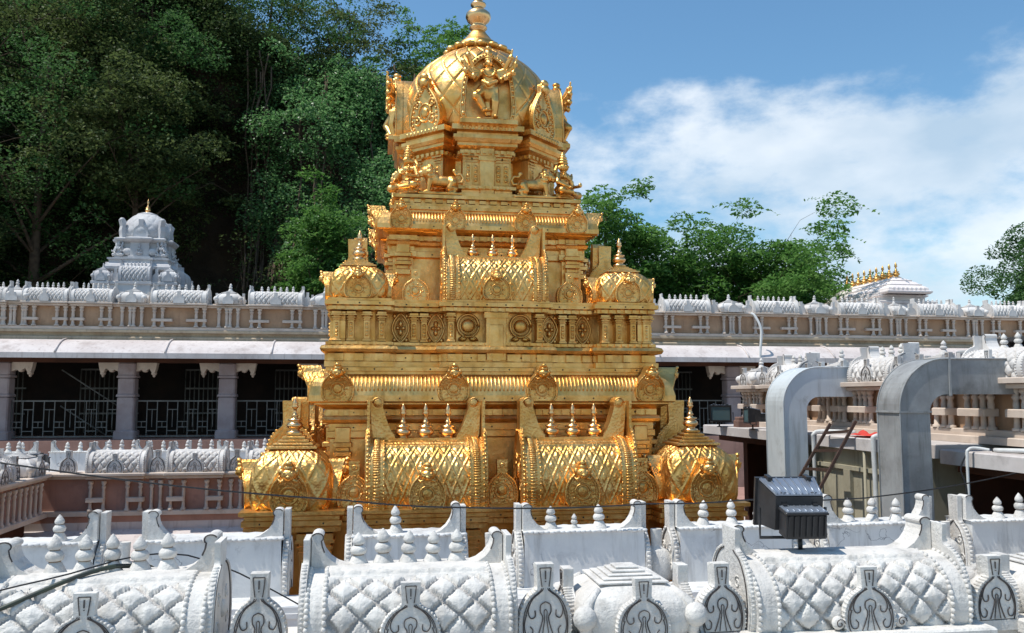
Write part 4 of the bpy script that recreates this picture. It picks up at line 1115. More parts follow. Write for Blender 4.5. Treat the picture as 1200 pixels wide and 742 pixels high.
for sg in (1, -1):
    bb = MB()
    bb.prism([(sg*x, Z(z)) for x, z in ((.27, 1.12), (.27, .82), (.42, .88), (.55, .84), (.68, .93), (.75, .80), (.84, .78), (.88, .90), (.92, 1.12))], -.14, .14, 'y')
    bb.ball((sg*.80, 0, Z(.77)), (.09, .15, .07), 10, 6); bb.ball((sg*.52, 0, Z(.86)), (.10, .15, .06), 8, 5); bb.ball((sg*.80, 0, Z(.69)), (.045, .07, .05), 8, 5)
    bm_.append(bb.mesh('bracket_capital', ['cream']))
pillars = [-18.5, -15.1, -11.95, -8.12, -4.94, -1.7, 1.7, 5.1, 8.6, 12.95, 16.4, 19.8, 23.2, 26.6]
for i, x in enumerate(pillars):
    p = node('pillar', pm, hall, T(hx(x), 0, 0)); [node('bracket_capital', m_, p) for m_ in bm_]
for xa, xb in zip(pillars, pillars[1:]):
    a, c = hx(xa)+.30, hx(xb)-.30
    b = MB(); wd = c-a
    for z in (-1.30, -.14): b.box(a, c, -.02, .02, Z(z-.022), Z(z+.022))
    n = int(wd/.30)
    for i in range(n+1):
        x = a+wd*i/n; b.box(x-.013, x+.013, -.016, .016, Z(-1.28), Z(-.16))
    for i in range(n):
        x = a+wd*i/n; s_ = wd/n; z = -.42 if i % 2 else -.82
        b.box(x, x+s_, -.012, .012, Z(z-.013), Z(z+.013)); b.box(x, x+s_, -.012, .012, Z(-1.0-.013-(.12 if i % 2 else 0)), Z(-1.0+.013-(.12 if i % 2 else 0)))
        b.box(x+s_*.5-.01, x+s_*.5+.01, -.01, .01, Z(-1.0), Z(z))
    node('railing', b.mesh('railing', ['iron']), hall)
    b = MB()                                            # inner window grille in the dark of the hall
    w0, w1_ = a+wd*.35, c-.1
    n = int((w1_-w0)/.16)
    for i in range(n+1): b.tube([(w0+i*.16, 2.9, Z(-1.3)), (w0+i*.16, 2.9, Z(1.0))], .022, 5)
    for z in (-.6, .3, .98): b.box(w0, w1_, 2.88, 2.92, Z(z-.03), Z(z+.03))
    node('window_grille', b.mesh('window_grille', ['iron']), hall)
b = MB(); b.tube([(hx(-10.4), .6, Z(.9)), (hx(-8.3), .6, Z(-.5))], .025, 5); b.tube([(hx(-10.4), .6, Z(-.3)), (hx(-8.9), .6, Z(-1.3))], .025, 5)
node('brace', b.mesh('brace', ['iron']), hall)

# ------------------------------------------------------------------ right-hand hall with the two ducts
annex = node('side_hall', None, None, T(7.2, 12.0, 0), 'right hand hall with a flat slab, white shrines and a columned frieze above it', 'temple hall')
def ax(x): return x-7.2
def ay(y): return y-12.0
b = MB()
b.bbox(ax(7.0), ax(12), ay(9.95), ay(17.75), Z(-.78), Z(-.60), .015); b.bbox(ax(7.05), ax(12), ay(5.5), ay(9.94), Z(-.84), Z(-.66), .015)
node('roof_slab', b.mesh('roof_slab', ['roofslab']), annex)
b = MB(); b.box(ax(7.12), ax(7.6), ay(10.2), ay(13.9), 0, Z(-.781)); b.box(ax(7.07), ax(7.12), ay(10.2), ay(13.9), Z(-1.1), Z(-1.04))
for y in (10.35, 12.15, 13.75): b.box(ax(7.06), ax(7.119), ay(y-.09), ay(y+.09), 0, Z(-1.101))
node('court_wall', b.mesh('court_wall', ['beige']), annex)
b = MB(); b.box(ax(9.6), ax(9.8), ay(5.5), ay(17.6), 0, Z(-.79)); b.box(ax(7.8), ax(9.6), ay(17.3), ay(17.5), 0, Z(-.79)); b.box(ax(7.61), ax(9.6), ay(10.2), ay(10.4), 0, Z(-.79)); b.box(ax(7.61), ax(9.6), ay(13.7), ay(13.9), 0, Z(-.79)); b.box(ax(7.4), ax(12), ay(5.3), ay(5.49), 0, Z(-.85))
node('inner_wall', b.mesh('inner_wall', ['redbrown']), annex)
b = MB(); b.box(ax(5.35), ax(6.1), ay(10.4), ay(12.95), 0, Z(-2.6)); node('step_block', b.mesh('step_block', ['roofslab']), annex)
b = MB(); b.box(ax(7.3), ax(9.6), ay(5.5), ay(9.94), Z(-.95), Z(-.842)); node('beam', b.mesh('beam', ['redbrown']), annex)
b = MB(); b.box(ax(7.3), ax(9.6), ay(13.9), ay(17.6), Z(-.92), Z(-.785)); node('beam', b.mesh('beam', ['redbrown']), annex)
# window with a pale grille in the dark porch
b = MB(); wx = ax(9.59)
b.box(wx-.012, wx, ay(11.0)-1.2, ay(12.2)-1.2, Z(-1.35), Z(-.95)); wf = node('window', b.mesh('window', ['lightwin']), annex)
b = MB()
for i in range(9): y = ay(9.8)+1.2*i/8; b.box(wx-.035, wx-.013, y-.02, y+.02, Z(-1.35), Z(-.95))
for i in range(4): z = -1.35+.40*i/3; b.box(wx-.036, wx-.0131, ay(9.8), ay(11.0), Z(z-.018), Z(z+.018))
node('window_grille', b.mesh('window_grille', ['blackiron']), wf)
# parapet frieze facing the court
b = MB(); b.box(ax(7.85), ax(8.3), ay(5.5), ay(17.0), Z(-.599), Z(.10)); node('frieze_wall', b.mesh('frieze_wall', ['tan']), annex)
b = MB()
b.bbox(ax(7.62), ax(8.4), ay(5.5), ay(17.3), Z(-.597), Z(-.50), .012); b.bbox(ax(7.72), ax(8.4), ay(5.5), ay(17.2), Z(-.498), Z(-.42), .012)
b.bbox(ax(7.70), ax(8.45), ay(5.5), ay(17.2), Z(.102), Z(.16), .012); b.bbox(ax(7.60), ax(8.55), ay(5.5), ay(17.3), Z(.162), Z(.235), .018)
aunits = [(16.9, 'k'), (15.3, 's'), (13.75, 'k'), (12.35, 's'), (11.05, 'k'), (9.65, 's'), (8.2, 'k'), (6.8, 's')]
for y, k in aunits:
    hl = .75 if k == 's' else .5
    b.bbox(ax(7.50), ax(7.599), ay(y-hl), ay(y+hl), Z(.164), Z(.232), .01); b.bbox(ax(7.60), ax(7.699), ay(y-hl+.04), ay(y+hl-.04), Z(.10), Z(.158), .01)
    b.bbox(ax(7.62), ax(7.849), ay(y-hl+.05), ay(y-.18), Z(-.25), Z(-.15), .012); b.bbox(ax(7.62), ax(7.849), ay(y+.18), ay(y+hl-.05), Z(-.25), Z(-.15), .012)
node('cornice', b.mesh('cornice', ['cream']), annex)
colA = colonnette(.52, .085)
for y, k in aunits:
    for d in ((-.66, -.5, -.36, -.22, .22, .36, .5, .66) if k == 's' else (-.4, -.26, -.10, .10, .26, .4)):
        node('colonnette', colA, annex, T(ax(7.76), ay(y+d), Z(-.42)))
salX = sala(1.34, .62, .42, False, FM, 3, .26, .26, .22, 110, 40, 6, .76, (.36, .42), 4, fmat=WG)
kutX = kuta(.86, .44, False, FM, .26, (.36, .42), n=48, sides=(0, 1, 3))
for y, k in aunits:
    if k == 's': place(salX, 'barrel_shrine', annex, T(ax(7.62), ay(y), Z(.237), -PI/2, .84))
    else: place(kutX, 'corner_shrine', annex, T(ax(7.98), ay(y), Z(.237), -PI/2, .86))
for y in (16.2, 14.4, 13.2, 11.7, 10.55, 8.8, 7.6): place(nichM, 'niche_shrine', annex, T(ax(7.66), ay(y), Z(.237), -PI/2, .8))
bkX = back_unit(1.2, .4, .36, .24, .28, (-.28, 0, .28), .27, False)
for i, y in enumerate((11.2, 14.6)): place(bkX, 'shrine_back', annex, T(ax(9.3), ay(y), Z(.22), -PI/2, .8))
b = MB(); b.box(ax(8.4), ax(11), ay(5.5), ay(17), Z(-.598), Z(.19)); node('upper_roof', b.mesh('upper_roof', ['roofslab']), annex)

def duct(name, x0, x1, xend, y0, y1, ztop, zin, m, label):
    """square-section duct: up from the court, round a quarter bend, then level into the hall wall"""
    r = node(name, None, None, T(x0, y0, 0), label, 'duct')
    ro = .62; wdt = x1-x0
    def ring(cx, cz, dx, dz): pass
    outer = [(0, 0)]+[(ro-ro*math.cos(a), Z(ztop)-ro+ro*math.sin(a)) for a in [PI/2*i/14 for i in range(15)]]+[(xend-x0, Z(ztop)+.0)]
    ri = max(ro-wdt, .04)
    inner = [(xend-x0, Z(zin))]+[(wdt+ri-ri*math.cos(a), Z(zin)-ri+ri*math.sin(a)) for a in [PI/2*(1-i/6) for i in range(7)]]+[(wdt, 0)]
    poly = outer+inner
    b = MB(); b.prism(poly, 0, y1-y0, 'y')
    node('duct_shell', b.mesh('duct_shell', [m]), r)
    b = MB(); e = .018                                          # folded seams at the joints
    for z in ((Z(ztop)-ro-.02, Z(-1.6)) if m == 'duct2' else (Z(-1.9),)):
        b.box(-e, wdt+e, -e, y1-y0+e, z-.012, z+.012)
    if m == 'duct2': b.box(ro+.04, ro+.065, -e, y1-y0+e, Z(zin)-e, Z(ztop)+e)
    b.tube([(x-.004, -.004, z) for x, z in outer], .011, 5); b.tube([(x-.004, y1-y0+.004, z) for x, z in outer], .011, 5)
    node('seam', b.mesh('seam', [m]), r)
    return r
duct('ventilation_duct', 6.50, 6.90, 7.86, 13.0, 13.62, .48, .0, 'duct', 'smooth pale grey square duct that bends into the hall, beside the ladder')
duct('ventilation_duct', 6.18, 6.57, 7.80, 9.40, 9.86, .46, .03, 'duct2', 'blackened weathered grey square duct with a quarter bend, in front of the pipes')

# ladder, cloth, pipes, lamps and bits lying on the slab
r = node('ladder', None, None, T(7.0, 12.6, Z(-2.6)), 'rusty iron ladder leaning against the roof slab by the pale duct', 'ladder')
def seg(b, p, q, w): b.tube([p, q], w, 4, smooth=False)
def lp(p): return (p[0]-7.0, p[1]-12.6, p[2]+2.6)
A0, A1 = (5.55, 12.45, -2.6), (7.02, 12.5, -.42); B0, B1 = (5.55, 11.65, -2.6), (7.02, 11.78, -.36)
for p, q in ((A0, A1), (B0, B1)):
    b = MB(); seg(b, lp(p), lp(q), .028); node('rail', b.mesh('rail', ['rust']), r)
for i in range(8):
    t = .06+i*.125
    p = Vector(A0).lerp(Vector(A1), t); q = Vector(B0).lerp(Vector(B1), t)
    b = MB(); seg(b, lp(p), lp(q), .03); node('rung', b.mesh('rung', ['rust']), r)
b = MB()
b.grid(lambda u, v: (-.22+.44*v+.04*math.sin(9*u), -.45+.9*u+.05*math.sin(7*v), .03+.09*abs(mnoise.noise((u*5, v*4, 2)))*1.6*math.sin(PI*u)*math.sin(PI*v)), 24, 14)
b.grid(lambda u, v: (-.22+.44*v+.04*math.sin(9*u), -.45+.9*u+.05*math.sin(7*v), .004), 24, 14)
node('red_cloth', b.mesh('red_cloth', ['red']), None, T(7.28, 11.7, Z(-.598)), 'crumpled red cloth lying on the roof slab at the ladder top', 'cloth')
def pipe(name, pts, rad, m, label, cat='pipe', n=8, group=None, k=6):
    p0 = Vector(pts[-1]); b = MB()
    cp_ = catmull(pts, k) if len(pts) > 2 else pts
    b.tube([tuple(Vector(p)-p0) for p in cp_], rad, n)
    return node(name, b.mesh(name, [m]), None, T(p0.x, p0.y, Z(p0.z)), label, cat, group)
pipe('bent_pipe', [(7.5, 10.85, -.56), (7.2, 11.2, -.55), (6.98, 11.22, -.56), (6.95, 11.23, -.66), (6.96, 11.23, -1.2), (6.96, 11.23, -2.6)], .035, 'pipe', 'white plastic pipe bending over the slab edge between the two ducts')
pipe('bent_pipe', [(7.5, 12.6, -.56), (7.1, 12.9, -.55), (6.96, 12.92, -.6), (6.96, 12.93, -.75), (6.98, 12.95, -1.6), (6.98, 12.95, -2.4)], .03, 'pipe', 'thin white pipe hugging the right edge of the pale duct')
pipe('bent_pipe', [(7.2, 9.22, -.63), (7.08, 9.30, -.61), (6.98, 9.30, -.63), (6.96, 9.30, -.74), (6.96, 9.3, -1.4), (6.96, 9.3, -2.4)], .018, 'pipe', 'white conduit dropping past the slab beside the blackened duct')
pipe('grey_conduit', [(7.03, 11.6, -.8), (7.03, 11.6, -3)], .022, 'beige', 'narrow vertical conduit on the beige wall behind the ladder')
for i, (pts, lab) in enumerate((([(7.3, 9.3, -.635), (7.5, 8.6, -.64), (7.25, 7.9, -.63), (7.6, 7.2, -.64), (7.4, 6.5, -.635)], 'loose black cable snaking over the right roof slab'),
                  ([(7.4, 9.0, -.635), (7.62, 8.2, -.64), (7.45, 7.6, -.63), (7.72, 6.9, -.64)], 'shorter black cable nearest the frieze on the right roof slab'))):
    pipe('cable', pts, .022, 'cable', lab, 'cable')
pipe('white_cable', [(7.25, 9.2, -.63), (7.35, 8.3, -.60), (7.66, 7.7, -.63), (7.3, 7.1, -.63), (7.5, 6.2, -.63)], .025, 'pipe', 'coiled white tube lying among the cables on the right roof slab', 'cable')
pipe('drop_cable', [(7.0, 9.3, -.62), (6.9, 9.34, -.85), (6.93, 9.3, -1.1), (6.88, 9.3, -1.7), (6.9, 9.35, -2.4)], .010, 'cable', 'thin black wire dangling beside the white conduit', 'cable')

def floodlight(name, loc, rz, s, label, tilt=0):
    r = node(name, None, None, T(loc[0], loc[1], Z(loc[2]), rz, s), label, 'floodlight')
    R_ = Matrix.Translation((0, 0, .36)) @ Matrix.Rotation(tilt, 4, 'X')
    b = MB()                                             # tapered housing, wide at the lit front (+Y)
    v = [(-.25, .18, -.19), (.25, .18, -.19), (.25, .18, .19), (-.25, .18, .19), (-.20, -.13, -.15), (.20, -.13, -.15), (.20, -.13, .13), (-.20, -.13, .13)]
    b.add(v, [(0, 1, 5, 4), (1, 2, 6, 5), (2, 3, 7, 6), (3, 0, 4, 7), (4, 5, 6, 7), (3, 2, 1, 0)])
    node('housing', b.mesh('housing', ['black']), r, R_)
    b = MB(); 
    b.box(-.27, .27, .181, .215, -.21, -.17); b.box(-.27, .27, .181, .215, .17, .21); b.box(-.27, -.23, .181, .215, -.169, .169); b.box(.23, .27, .181, .215, -.169, .169)
    node('front_frame', b.mesh('front_frame', ['black']), r, R_)
    b = MB(); b.box(-.229, .229, .19, .20, -.169, .169); node('lens', b.mesh('lens', ['glass']), r, R_)
    b = MB()
    v = [(-.245, .165, .197), (.245, .165, .197), (.198, -.125, .139), (-.198, -.125, .139)]
    b.add(v+[(x, y, z+.012) for x, y, z in v], [(3, 2, 1, 0), (4, 5, 6, 7), (0, 1, 5, 4), (1, 2, 6, 5), (2, 3, 7, 6), (3, 0, 4, 7)])
    for i in range(8):
        t = -1+2*i/7; b.tube([(t*.23, .16, .212), (t*.185, -.12, .156)], .008, 4)
    node('top_cover', b.mesh('top_cover', ['greylamp']), r, R_)
    b = MB(); b.bbox(-.17, .17, -.30, -.131, -.17, .03, .01); b.bbox(-.18, .18, -.31, -.125, .031, .05, .006)
    for i in range(7): b.box(-.15+.05*i-.006, -.15+.05*i+.006, -.315, -.30, -.15, .02)
    gb = node('ballast_box', b.mesh('ballast_box', ['black']), r, R_)
    b = MB(); b.box(-.17, .17, -.30, -.13, .051, .058)
    for i in range(7): b.tube([(-.15+.05*i, -.295, .06), (-.15+.05*i, -.135, .06)], .006, 4)
    node('box_cover', b.mesh('box_cover', ['greylamp']), gb)
    for x in (-.13, .13):
        b = MB(); b.box(x-.018, x+.018, -.16, -.115, .055, .075); b.tube([(x-.02, -.13, .08), (x-.02, -.10, .16), (x+.02, -.10, .16), (x+.02, -.13, .08)], .006, 4)
        node('latch', b.mesh('latch', ['black']), r, R_)
        b = MB(); b.box(x*1.3-.02, x*1.3+.02, .10, .20, .20, .235); node('hinge', b.mesh('hinge', ['black']), r, R_)
    b = MB()
    b.tube([(-.285, .02, .36), (-.285, .02, .11), (.285, .02, .11), (.285, .02, .36)], .014, 6, smooth=False); b.tube([(.06, .02, .11), (.06, .02, -.01)], .02, 8); b.lathe([(.07, -.015), (.07, 0), (.03, .012)], 12, (.06, .02, 0))
    node('yoke', b.mesh('yoke', ['black']), r)
    return r
floodlight('floodlight', (2.95, 5.80, -1.09), R(-6), .84, 'big black floodlight standing on the foreground barrel roof, seen from behind', R(10))
floodlight('floodlight', (6.95, 16.6, -.60), R(150), .80, 'small grey floodlight on the slab corner behind the golden tower', R(-8))
floodlight('floodlight', (7.0, 15.2, -.60), R(80), .7, 'small floodlight half hidden at the left edge of the pale duct', R(0))
floodlight('floodlight', (-7.25, 20.1, -1.75), R(178), .95, 'floodlight with a greenish lens at the left gallery corner', R(-8))
b = MB(); b.bbox(-.22, .22, -.12, .12, 0, .13, .012); b.bbox(-.20, .10, -.10, .10, .132, .20, .012)
node('brick_stack', b.mesh('brick_stack', ['brick']), None, T(7.25, 16.1, Z(-.598)), 'two dusty bricks left on the slab beside the small grey floodlight', 'bricks')
# dark lean-to on top of the side hall
r = node('rooftop_shelter', None, None, T(9.5, 10.6, Z(.2)), 'low charcoal sheet roofed shelter on top of the right hall', 'shelter')
b = MB(); b.box(-.2, 4, -3.5, 1.4, .62, .68); node('roof_sheet', b.mesh('roof_sheet', ['sheet']), r)
b = MB(); b.box(0, 3.8, 1.0, 1.2, .012, .619); b.box(1.2, 1.4, -3.4, .99, .012, .619); node('wall', b.mesh('wall', ['sheet']), r)
b = MB(); b.bbox(0, .5, -.35, .25, 0, .5, .02)
node('water_tank', b.mesh('water_tank', ['duct2']), None, T(8.75, 11.6, Z(.2)), 'grey box tank on the right hall roof behind the blackened duct', 'tank')
pipe('gooseneck_pole', [(13.35, 29.0, 3.0), (13.45, 28.9, 2.9), (13.6, 28.75, 2.4), (13.55, 28.75, 1.6), (13.5, 28.75, .8), (13.45, 28.75, .5)], .045, 'pipe', 'thin white gooseneck pole rising past the far eave', 'pole')

# wires in front
def wire(pts, rad, label, m='cable', name='wire'):
    a = [Vector(p) for p in pts]; out = []
    for p, q in zip(a, a[1:]):
        n = 14
        for i in range(n):
            t = i/n; c = p.lerp(q, t); c.z -= .05*(q-p).length*.25*math.sin(PI*t); out.append(tuple(c))
    out.append(tuple(a[-1])); p0 = Vector(out[0]); b = MB()
    b.tube([tuple(Vector(p)-p0) for p in out], rad, 5)
    return node(name, b.mesh(name, [m]), None, T(p0.x, p0.y, Z(p0.z)), label, 'wire')
wire([(-2.9, 7.2, -.50), (-.25, 7.7, -.90), (.75, 7.85, -1.00), (2.6, 8.0, -1.02), (3.62, 8.0, -1.0), (4.9, 8.1, -1.02), (7.4, 8.7, -.80)], .0075, 'thin black wire strung across the courtyard in front of the golden tower')
pipe('garden_hose', [(-2.5, 5.2, -1.36), (-2.1, 5.3, -1.20), (-1.72, 5.55, -1.06), (-1.52, 5.75, -1.05), (-1.38, 6.0, -1.16), (-1.30, 6.1, -1.6)], .014, 'hose', 'dark green hose lying over the foreground barrel roof at the left', 'hose')
pipe('slack_wire', [(-2.6, 5.2, -1.2), (-1.9, 5.5, -1.07), (-1.2, 5.95, -1.03), (-.3, 6.4, -1.6), (.05, 6.2, -1.75)], .005, 'cable', 'slack thin wire trailing beside the dark green hose', 'wire')

# ------------------------------------------------------------------ white tower at the foot of the hill
shrine = node('white_tower', None, None, T(-10.3, 40.0, 0, 0, (.91, .91, 1)), 'small greyish white stepped temple tower with a domed top and gold finial below the hill', 'temple tower')
SW = ['stonewhite', 'line', 'groove']
def wband(name, plan, prof, top=True):
    b = MB(); b.sweep(plan, [(o, Z(z)) for o, z in prof], top=top); return node(name, b.mesh(name, SW), shrine)
wband('base_wall', redent(2.05, [(-1.35, .12), (-.8, 0), (.8, .18), (1.35, 0), (2.17, .12)], .12), [(.15, -EYE), (.15, 2.6), (.25, 2.7), (.25, 2.9), (.05, 3.0), (.05, 3.7), (.2, 3.8), (.28, 3.95), (.1, 4.1), (0, 4.15)])
wband('lower_wall', redent(1.75, [(-1.2, .1), (-.72, 0), (.72, .2), (1.2, 0), (1.85, .1)], .1), [(.0, 4.1), (0, 4.75), (.08, 4.8), (.08, 4.9), (0, 4.93)])
wband('recessed_wall', redent(1.28, [(-.6, 0), (.6, .12), (1.28, 0)], 0), [(0, 4.9), (0, 5.35), (.1, 5.42), (.22, 5.5), (.24, 5.6), (.15, 5.72), (.05, 5.8), (.05, 5.9), (.12, 5.93), (.12, 6.0), (0, 6.02)])
wband('upper_wall', redent(.98, [(-.42, 0), (.42, .22), (.98, 0)], 0), [(.08, 6.0), (.08, 6.12), (0, 6.14), (0, 6.7), (.12, 6.76), (.2, 6.84), (.2, 6.9), (.06, 6.95), (0, 6.96)])
b = MB(); b.grid(dome_fn(catmull([(.98, 6.92), (1.12, 7.12), (1.10, 7.42), (.92, 7.75), (.66, 8.0), (.46, 8.12)], 4), 3.0, 14, .035), 120, 30)
b.lathe([(r, Z(z)) for r, z in ((.44, 8.08), (.50, 8.11), (.48, 8.16), (.2, 8.25), (.01, 8.27))], 24)
node('dome', b.mesh('dome', SW), shrine)
node('crown_finial', finial_gold(.62).mesh('crown_finial', ['gold_polish']), shrine, T(0, 0, Z(8.25)))
kutW = kuta(.78, .62, False, SW, .2, (.40, .44), n=32, lines=False)
for sx in (-1, 1):
    for sy in (-1, 1): place(kutW, 'corner_shrine', shrine, T(sx*1.5, sy*1.5, Z(4.93)))
salW = sala(1.42, .5, .62, False, SW, 6, .22, .3, .2, 60, 20, 6, .8, None, 2, lines=False, plates=False)
nW = niche_white(.40, .55, .12, SW, lines=False).mesh('niche_plate', SW)
seatW = SEA.copy(); seatW.materials.clear(); seatW.materials.append(M['stonewhite'])
for k in (0, 1, 3):
    rot = Matrix.Rotation(k*PI/2, 4, 'Z')
    place(salW, 'barrel_shrine', shrine, rot @ T(0, -1.98, Z(4.94)))
    for t in (-.92, .92): node('niche_plate', nW, shrine, rot @ T(t, -1.62, Z(4.94)))
    node('niche_plate', nW, shrine, rot @ T(0, -1.14, Z(6.96), 0, (1.75, 1.4, 1.45)))
    node('seated_figure', seatW, shrine, rot @ T(0, -1.24, Z(6.16), 0, .56))
    for t in (-.98, .98): node('seated_figure', seatW, shrine, rot @ T(t, -1.08, Z(6.02), 0, .95))
    for sg in (-1, 1):                                   # swan-necked bracket beside each figure
        b = MB(); b.ball((0, 0, .18), (.26, .14, .17), 10, 7); b.tube([(sg*.2, 0, .22), (sg*.28, 0, .42), (sg*.22, 0, .58), (sg*.30, 0, .60)], [.09, .06, .055, .03], 7)
        node('swan', b.mesh('swan', SW), shrine, rot @ T(sg*.56, -1.08, Z(6.13)))
for k in range(4):
    a = PI/4+k*PI/2; b = MB(); b.prism([(-.14, 0), (.16, 0), (.2, .3), (.16, .5), (.24, .78), (.1, .86), (-.02, .74), (.0, .5), (-.14, .3)], -.12, .12, 'y'); b.ball((.13, 0, .78), (.13, .14, .1), 8, 6)
    node('corner_bracket', b.mesh('corner_bracket', SW), shrine, Matrix.Rotation(a, 4, 'Z') @ T(1.18, 0, Z(6.96)))
for k in (0, 1, 3):
    for t in (-.9, .9): node('niche_plate', nW, shrine, Matrix.Rotation(k*PI/2, 4, 'Z') @ T(t, -2.24, Z(4.1)))

# ------------------------------------------------------------------ pale gateway tower with a row of gold finials, far right
gate = node('gateway_tower', None, None, T(26.2, 42.0, 0), 'pale pink stepped roof crowned by a row of gold finials beyond the far hall', 'gateway tower')
GP = ['pinkpale', 'line']
GR = Matrix.Rotation(R(0), 4, 'Z')
def gband(name, hx_, hy_, prof):
    b = MB(); b.sweep(rect(-hx_, hx_, -hy_, hy_), [(o, Z(z)) for o, z in prof]); return node(name, b.mesh(name, GP), gate)
gband('base_wall', 1.95, 3.1, [(.1, -EYE), (.1, 3.4), (.25, 3.5), (.25, 3.6), (0, 3.7), (0, 4.2), (.15, 4.3), (.15, 4.38), (0, 4.42)])
gband('tier', 1.55, 2.9, [(0, 4.4), (0, 4.62), (.14, 4.7), (.14, 4.78), (0, 4.82)]); gband('tier', 1.25, 2.75, [(0, 4.8), (0, 5.0), (.12, 5.06), (.12, 5.12), (0, 5.16)])
b = MB(); b.sweep(rect(-.12, .12, -2.35, 2.35), [(o, Z(z)) for o, z in ((1.02, 5.12), (1.10, 5.2), (1.10, 5.26), (.98, 5.3), (.96, 5.42), (.88, 5.5), (.74, 5.58), (.76, 5.63), (.66, 5.66), (.56, 5.76), (.42, 5.83), (.44, 5.88), (.34, 5.91), (.2, 5.99), (.08, 6.04), (.1, 6.08), (0, 6.1))])
for i in range(24):
    for sg in (-1, 1): b.ball((sg*1.06, -2.3+.2*i, Z(5.38)), (.10, .085, .10), 6, 5)
for i in range(8): b.ball((-.85+.24*i, -3.28, Z(5.38)), (.085, .10, .10), 6, 5)
node('stepped_roof', b.mesh('stepped_roof', GP), gate)
gf = finial_gold(.8).mesh('finial', ['gold'])
for i in range(9): node('finial', gf, gate, T(0, -2.3+.575*i, Z(6.08)))
for i in range(6):
    node('niche_plate', nW, gate, T(-1.68, -2.5+i*1.0, Z(4.42), -PI/2, .9))

# ------------------------------------------------------------------ hill, trees, creepers
def unit(v): return v/np.maximum(np.linalg.norm(v, axis=1, keepdims=True), 1e-9)
def leaf_mesh(name, P, size, m, up=.5, elong=1.9, D=None, droop=.2, jit=.35):
    n = len(P)
    nrm = rng.normal(size=(n, 3)); nrm[:, 2] = np.abs(nrm[:, 2])+up*2; nrm = unit(nrm)
    d = rng.normal(size=(n, 3)) if D is None else D+rng.normal(size=(n, 3))*jit
    d[:, 2] -= droop
    d = unit(d - nrm*np.sum(d*nrm, axis=1, keepdims=True)); s = np.cross(nrm, d)
    sz = (size*rng.uniform(.65, 1.35, n))[:, None]
    a = P - d*sz*.5*elong*.5; c = P + d*sz*.5*elong*.6 - nrm*sz*.12
    b = P + s*sz*.30 + nrm*sz*.06; e = P - s*sz*.30 + nrm*sz*.06
    V = np.stack([a, b, c, e], 1).reshape(-1, 3)
    me = bpy.data.meshes.new(name)
    me.vertices.add(4*n); me.vertices.foreach_set('co', V.ravel().astype(np.float32))
    me.loops.add(4*n); me.loops.foreach_set('vertex_index', np.arange(4*n, dtype=np.int32))
    me.polygons.add(n); me.polygons.foreach_set('loop_start', np.arange(0, 4*n, 4, dtype=np.int32))
    me.materials.append(M[m]); me.update(calc_edges=True)
    return me
def clumps(centers, radii, n_each, flat=.6, shell=.55, face=False):
    out = []
    for c, r in zip(centers, radii):
        n = max(4, int(n_each*(r**2)))
        v = unit(rng.normal(size=(n, 3)))*(shell+(1-shell)*rng.random((n, 1))**.5)
        if face:                                     # leaves turn outward and up, to the light
            v = v[(v[:, 2]*.9-v[:, 1]*.6) > -.15*np.linalg.norm(v, axis=1)]
        v *= np.array([r, r, r*flat]); v[:, 2] -= .25*r*(v[:, 0]**2+v[:, 1]**2)/r**2
        out.append(c+v)
    return np.concatenate(out)
def sprays(starts, dirs, length, per, spread):
    """drooping twigs with leaflets along both sides"""
    P = []; D = []
    for s, d in zip(starts, dirs):
        ln = length*random.uniform(.6, 1.3); d = np.array(d)/np.linalg.norm(d)
        side = np.cross(d, [0, 0, 1.0]); side /= max(np.linalg.norm(side), 1e-6)
        t = np.linspace(.1, 1, per)[:, None]
        base = s+d*ln*t+np.array([0, 0, -1.0])*ln*.42*t**2
        for sg in (1, -1):
            P.append(base+side*sg*spread*(1-.5*t)+rng.normal(size=(per, 3))*.03); D.append(np.repeat((side*sg+d*.5)[None], per, 0))
    return np.concatenate(P), np.concatenate(D)
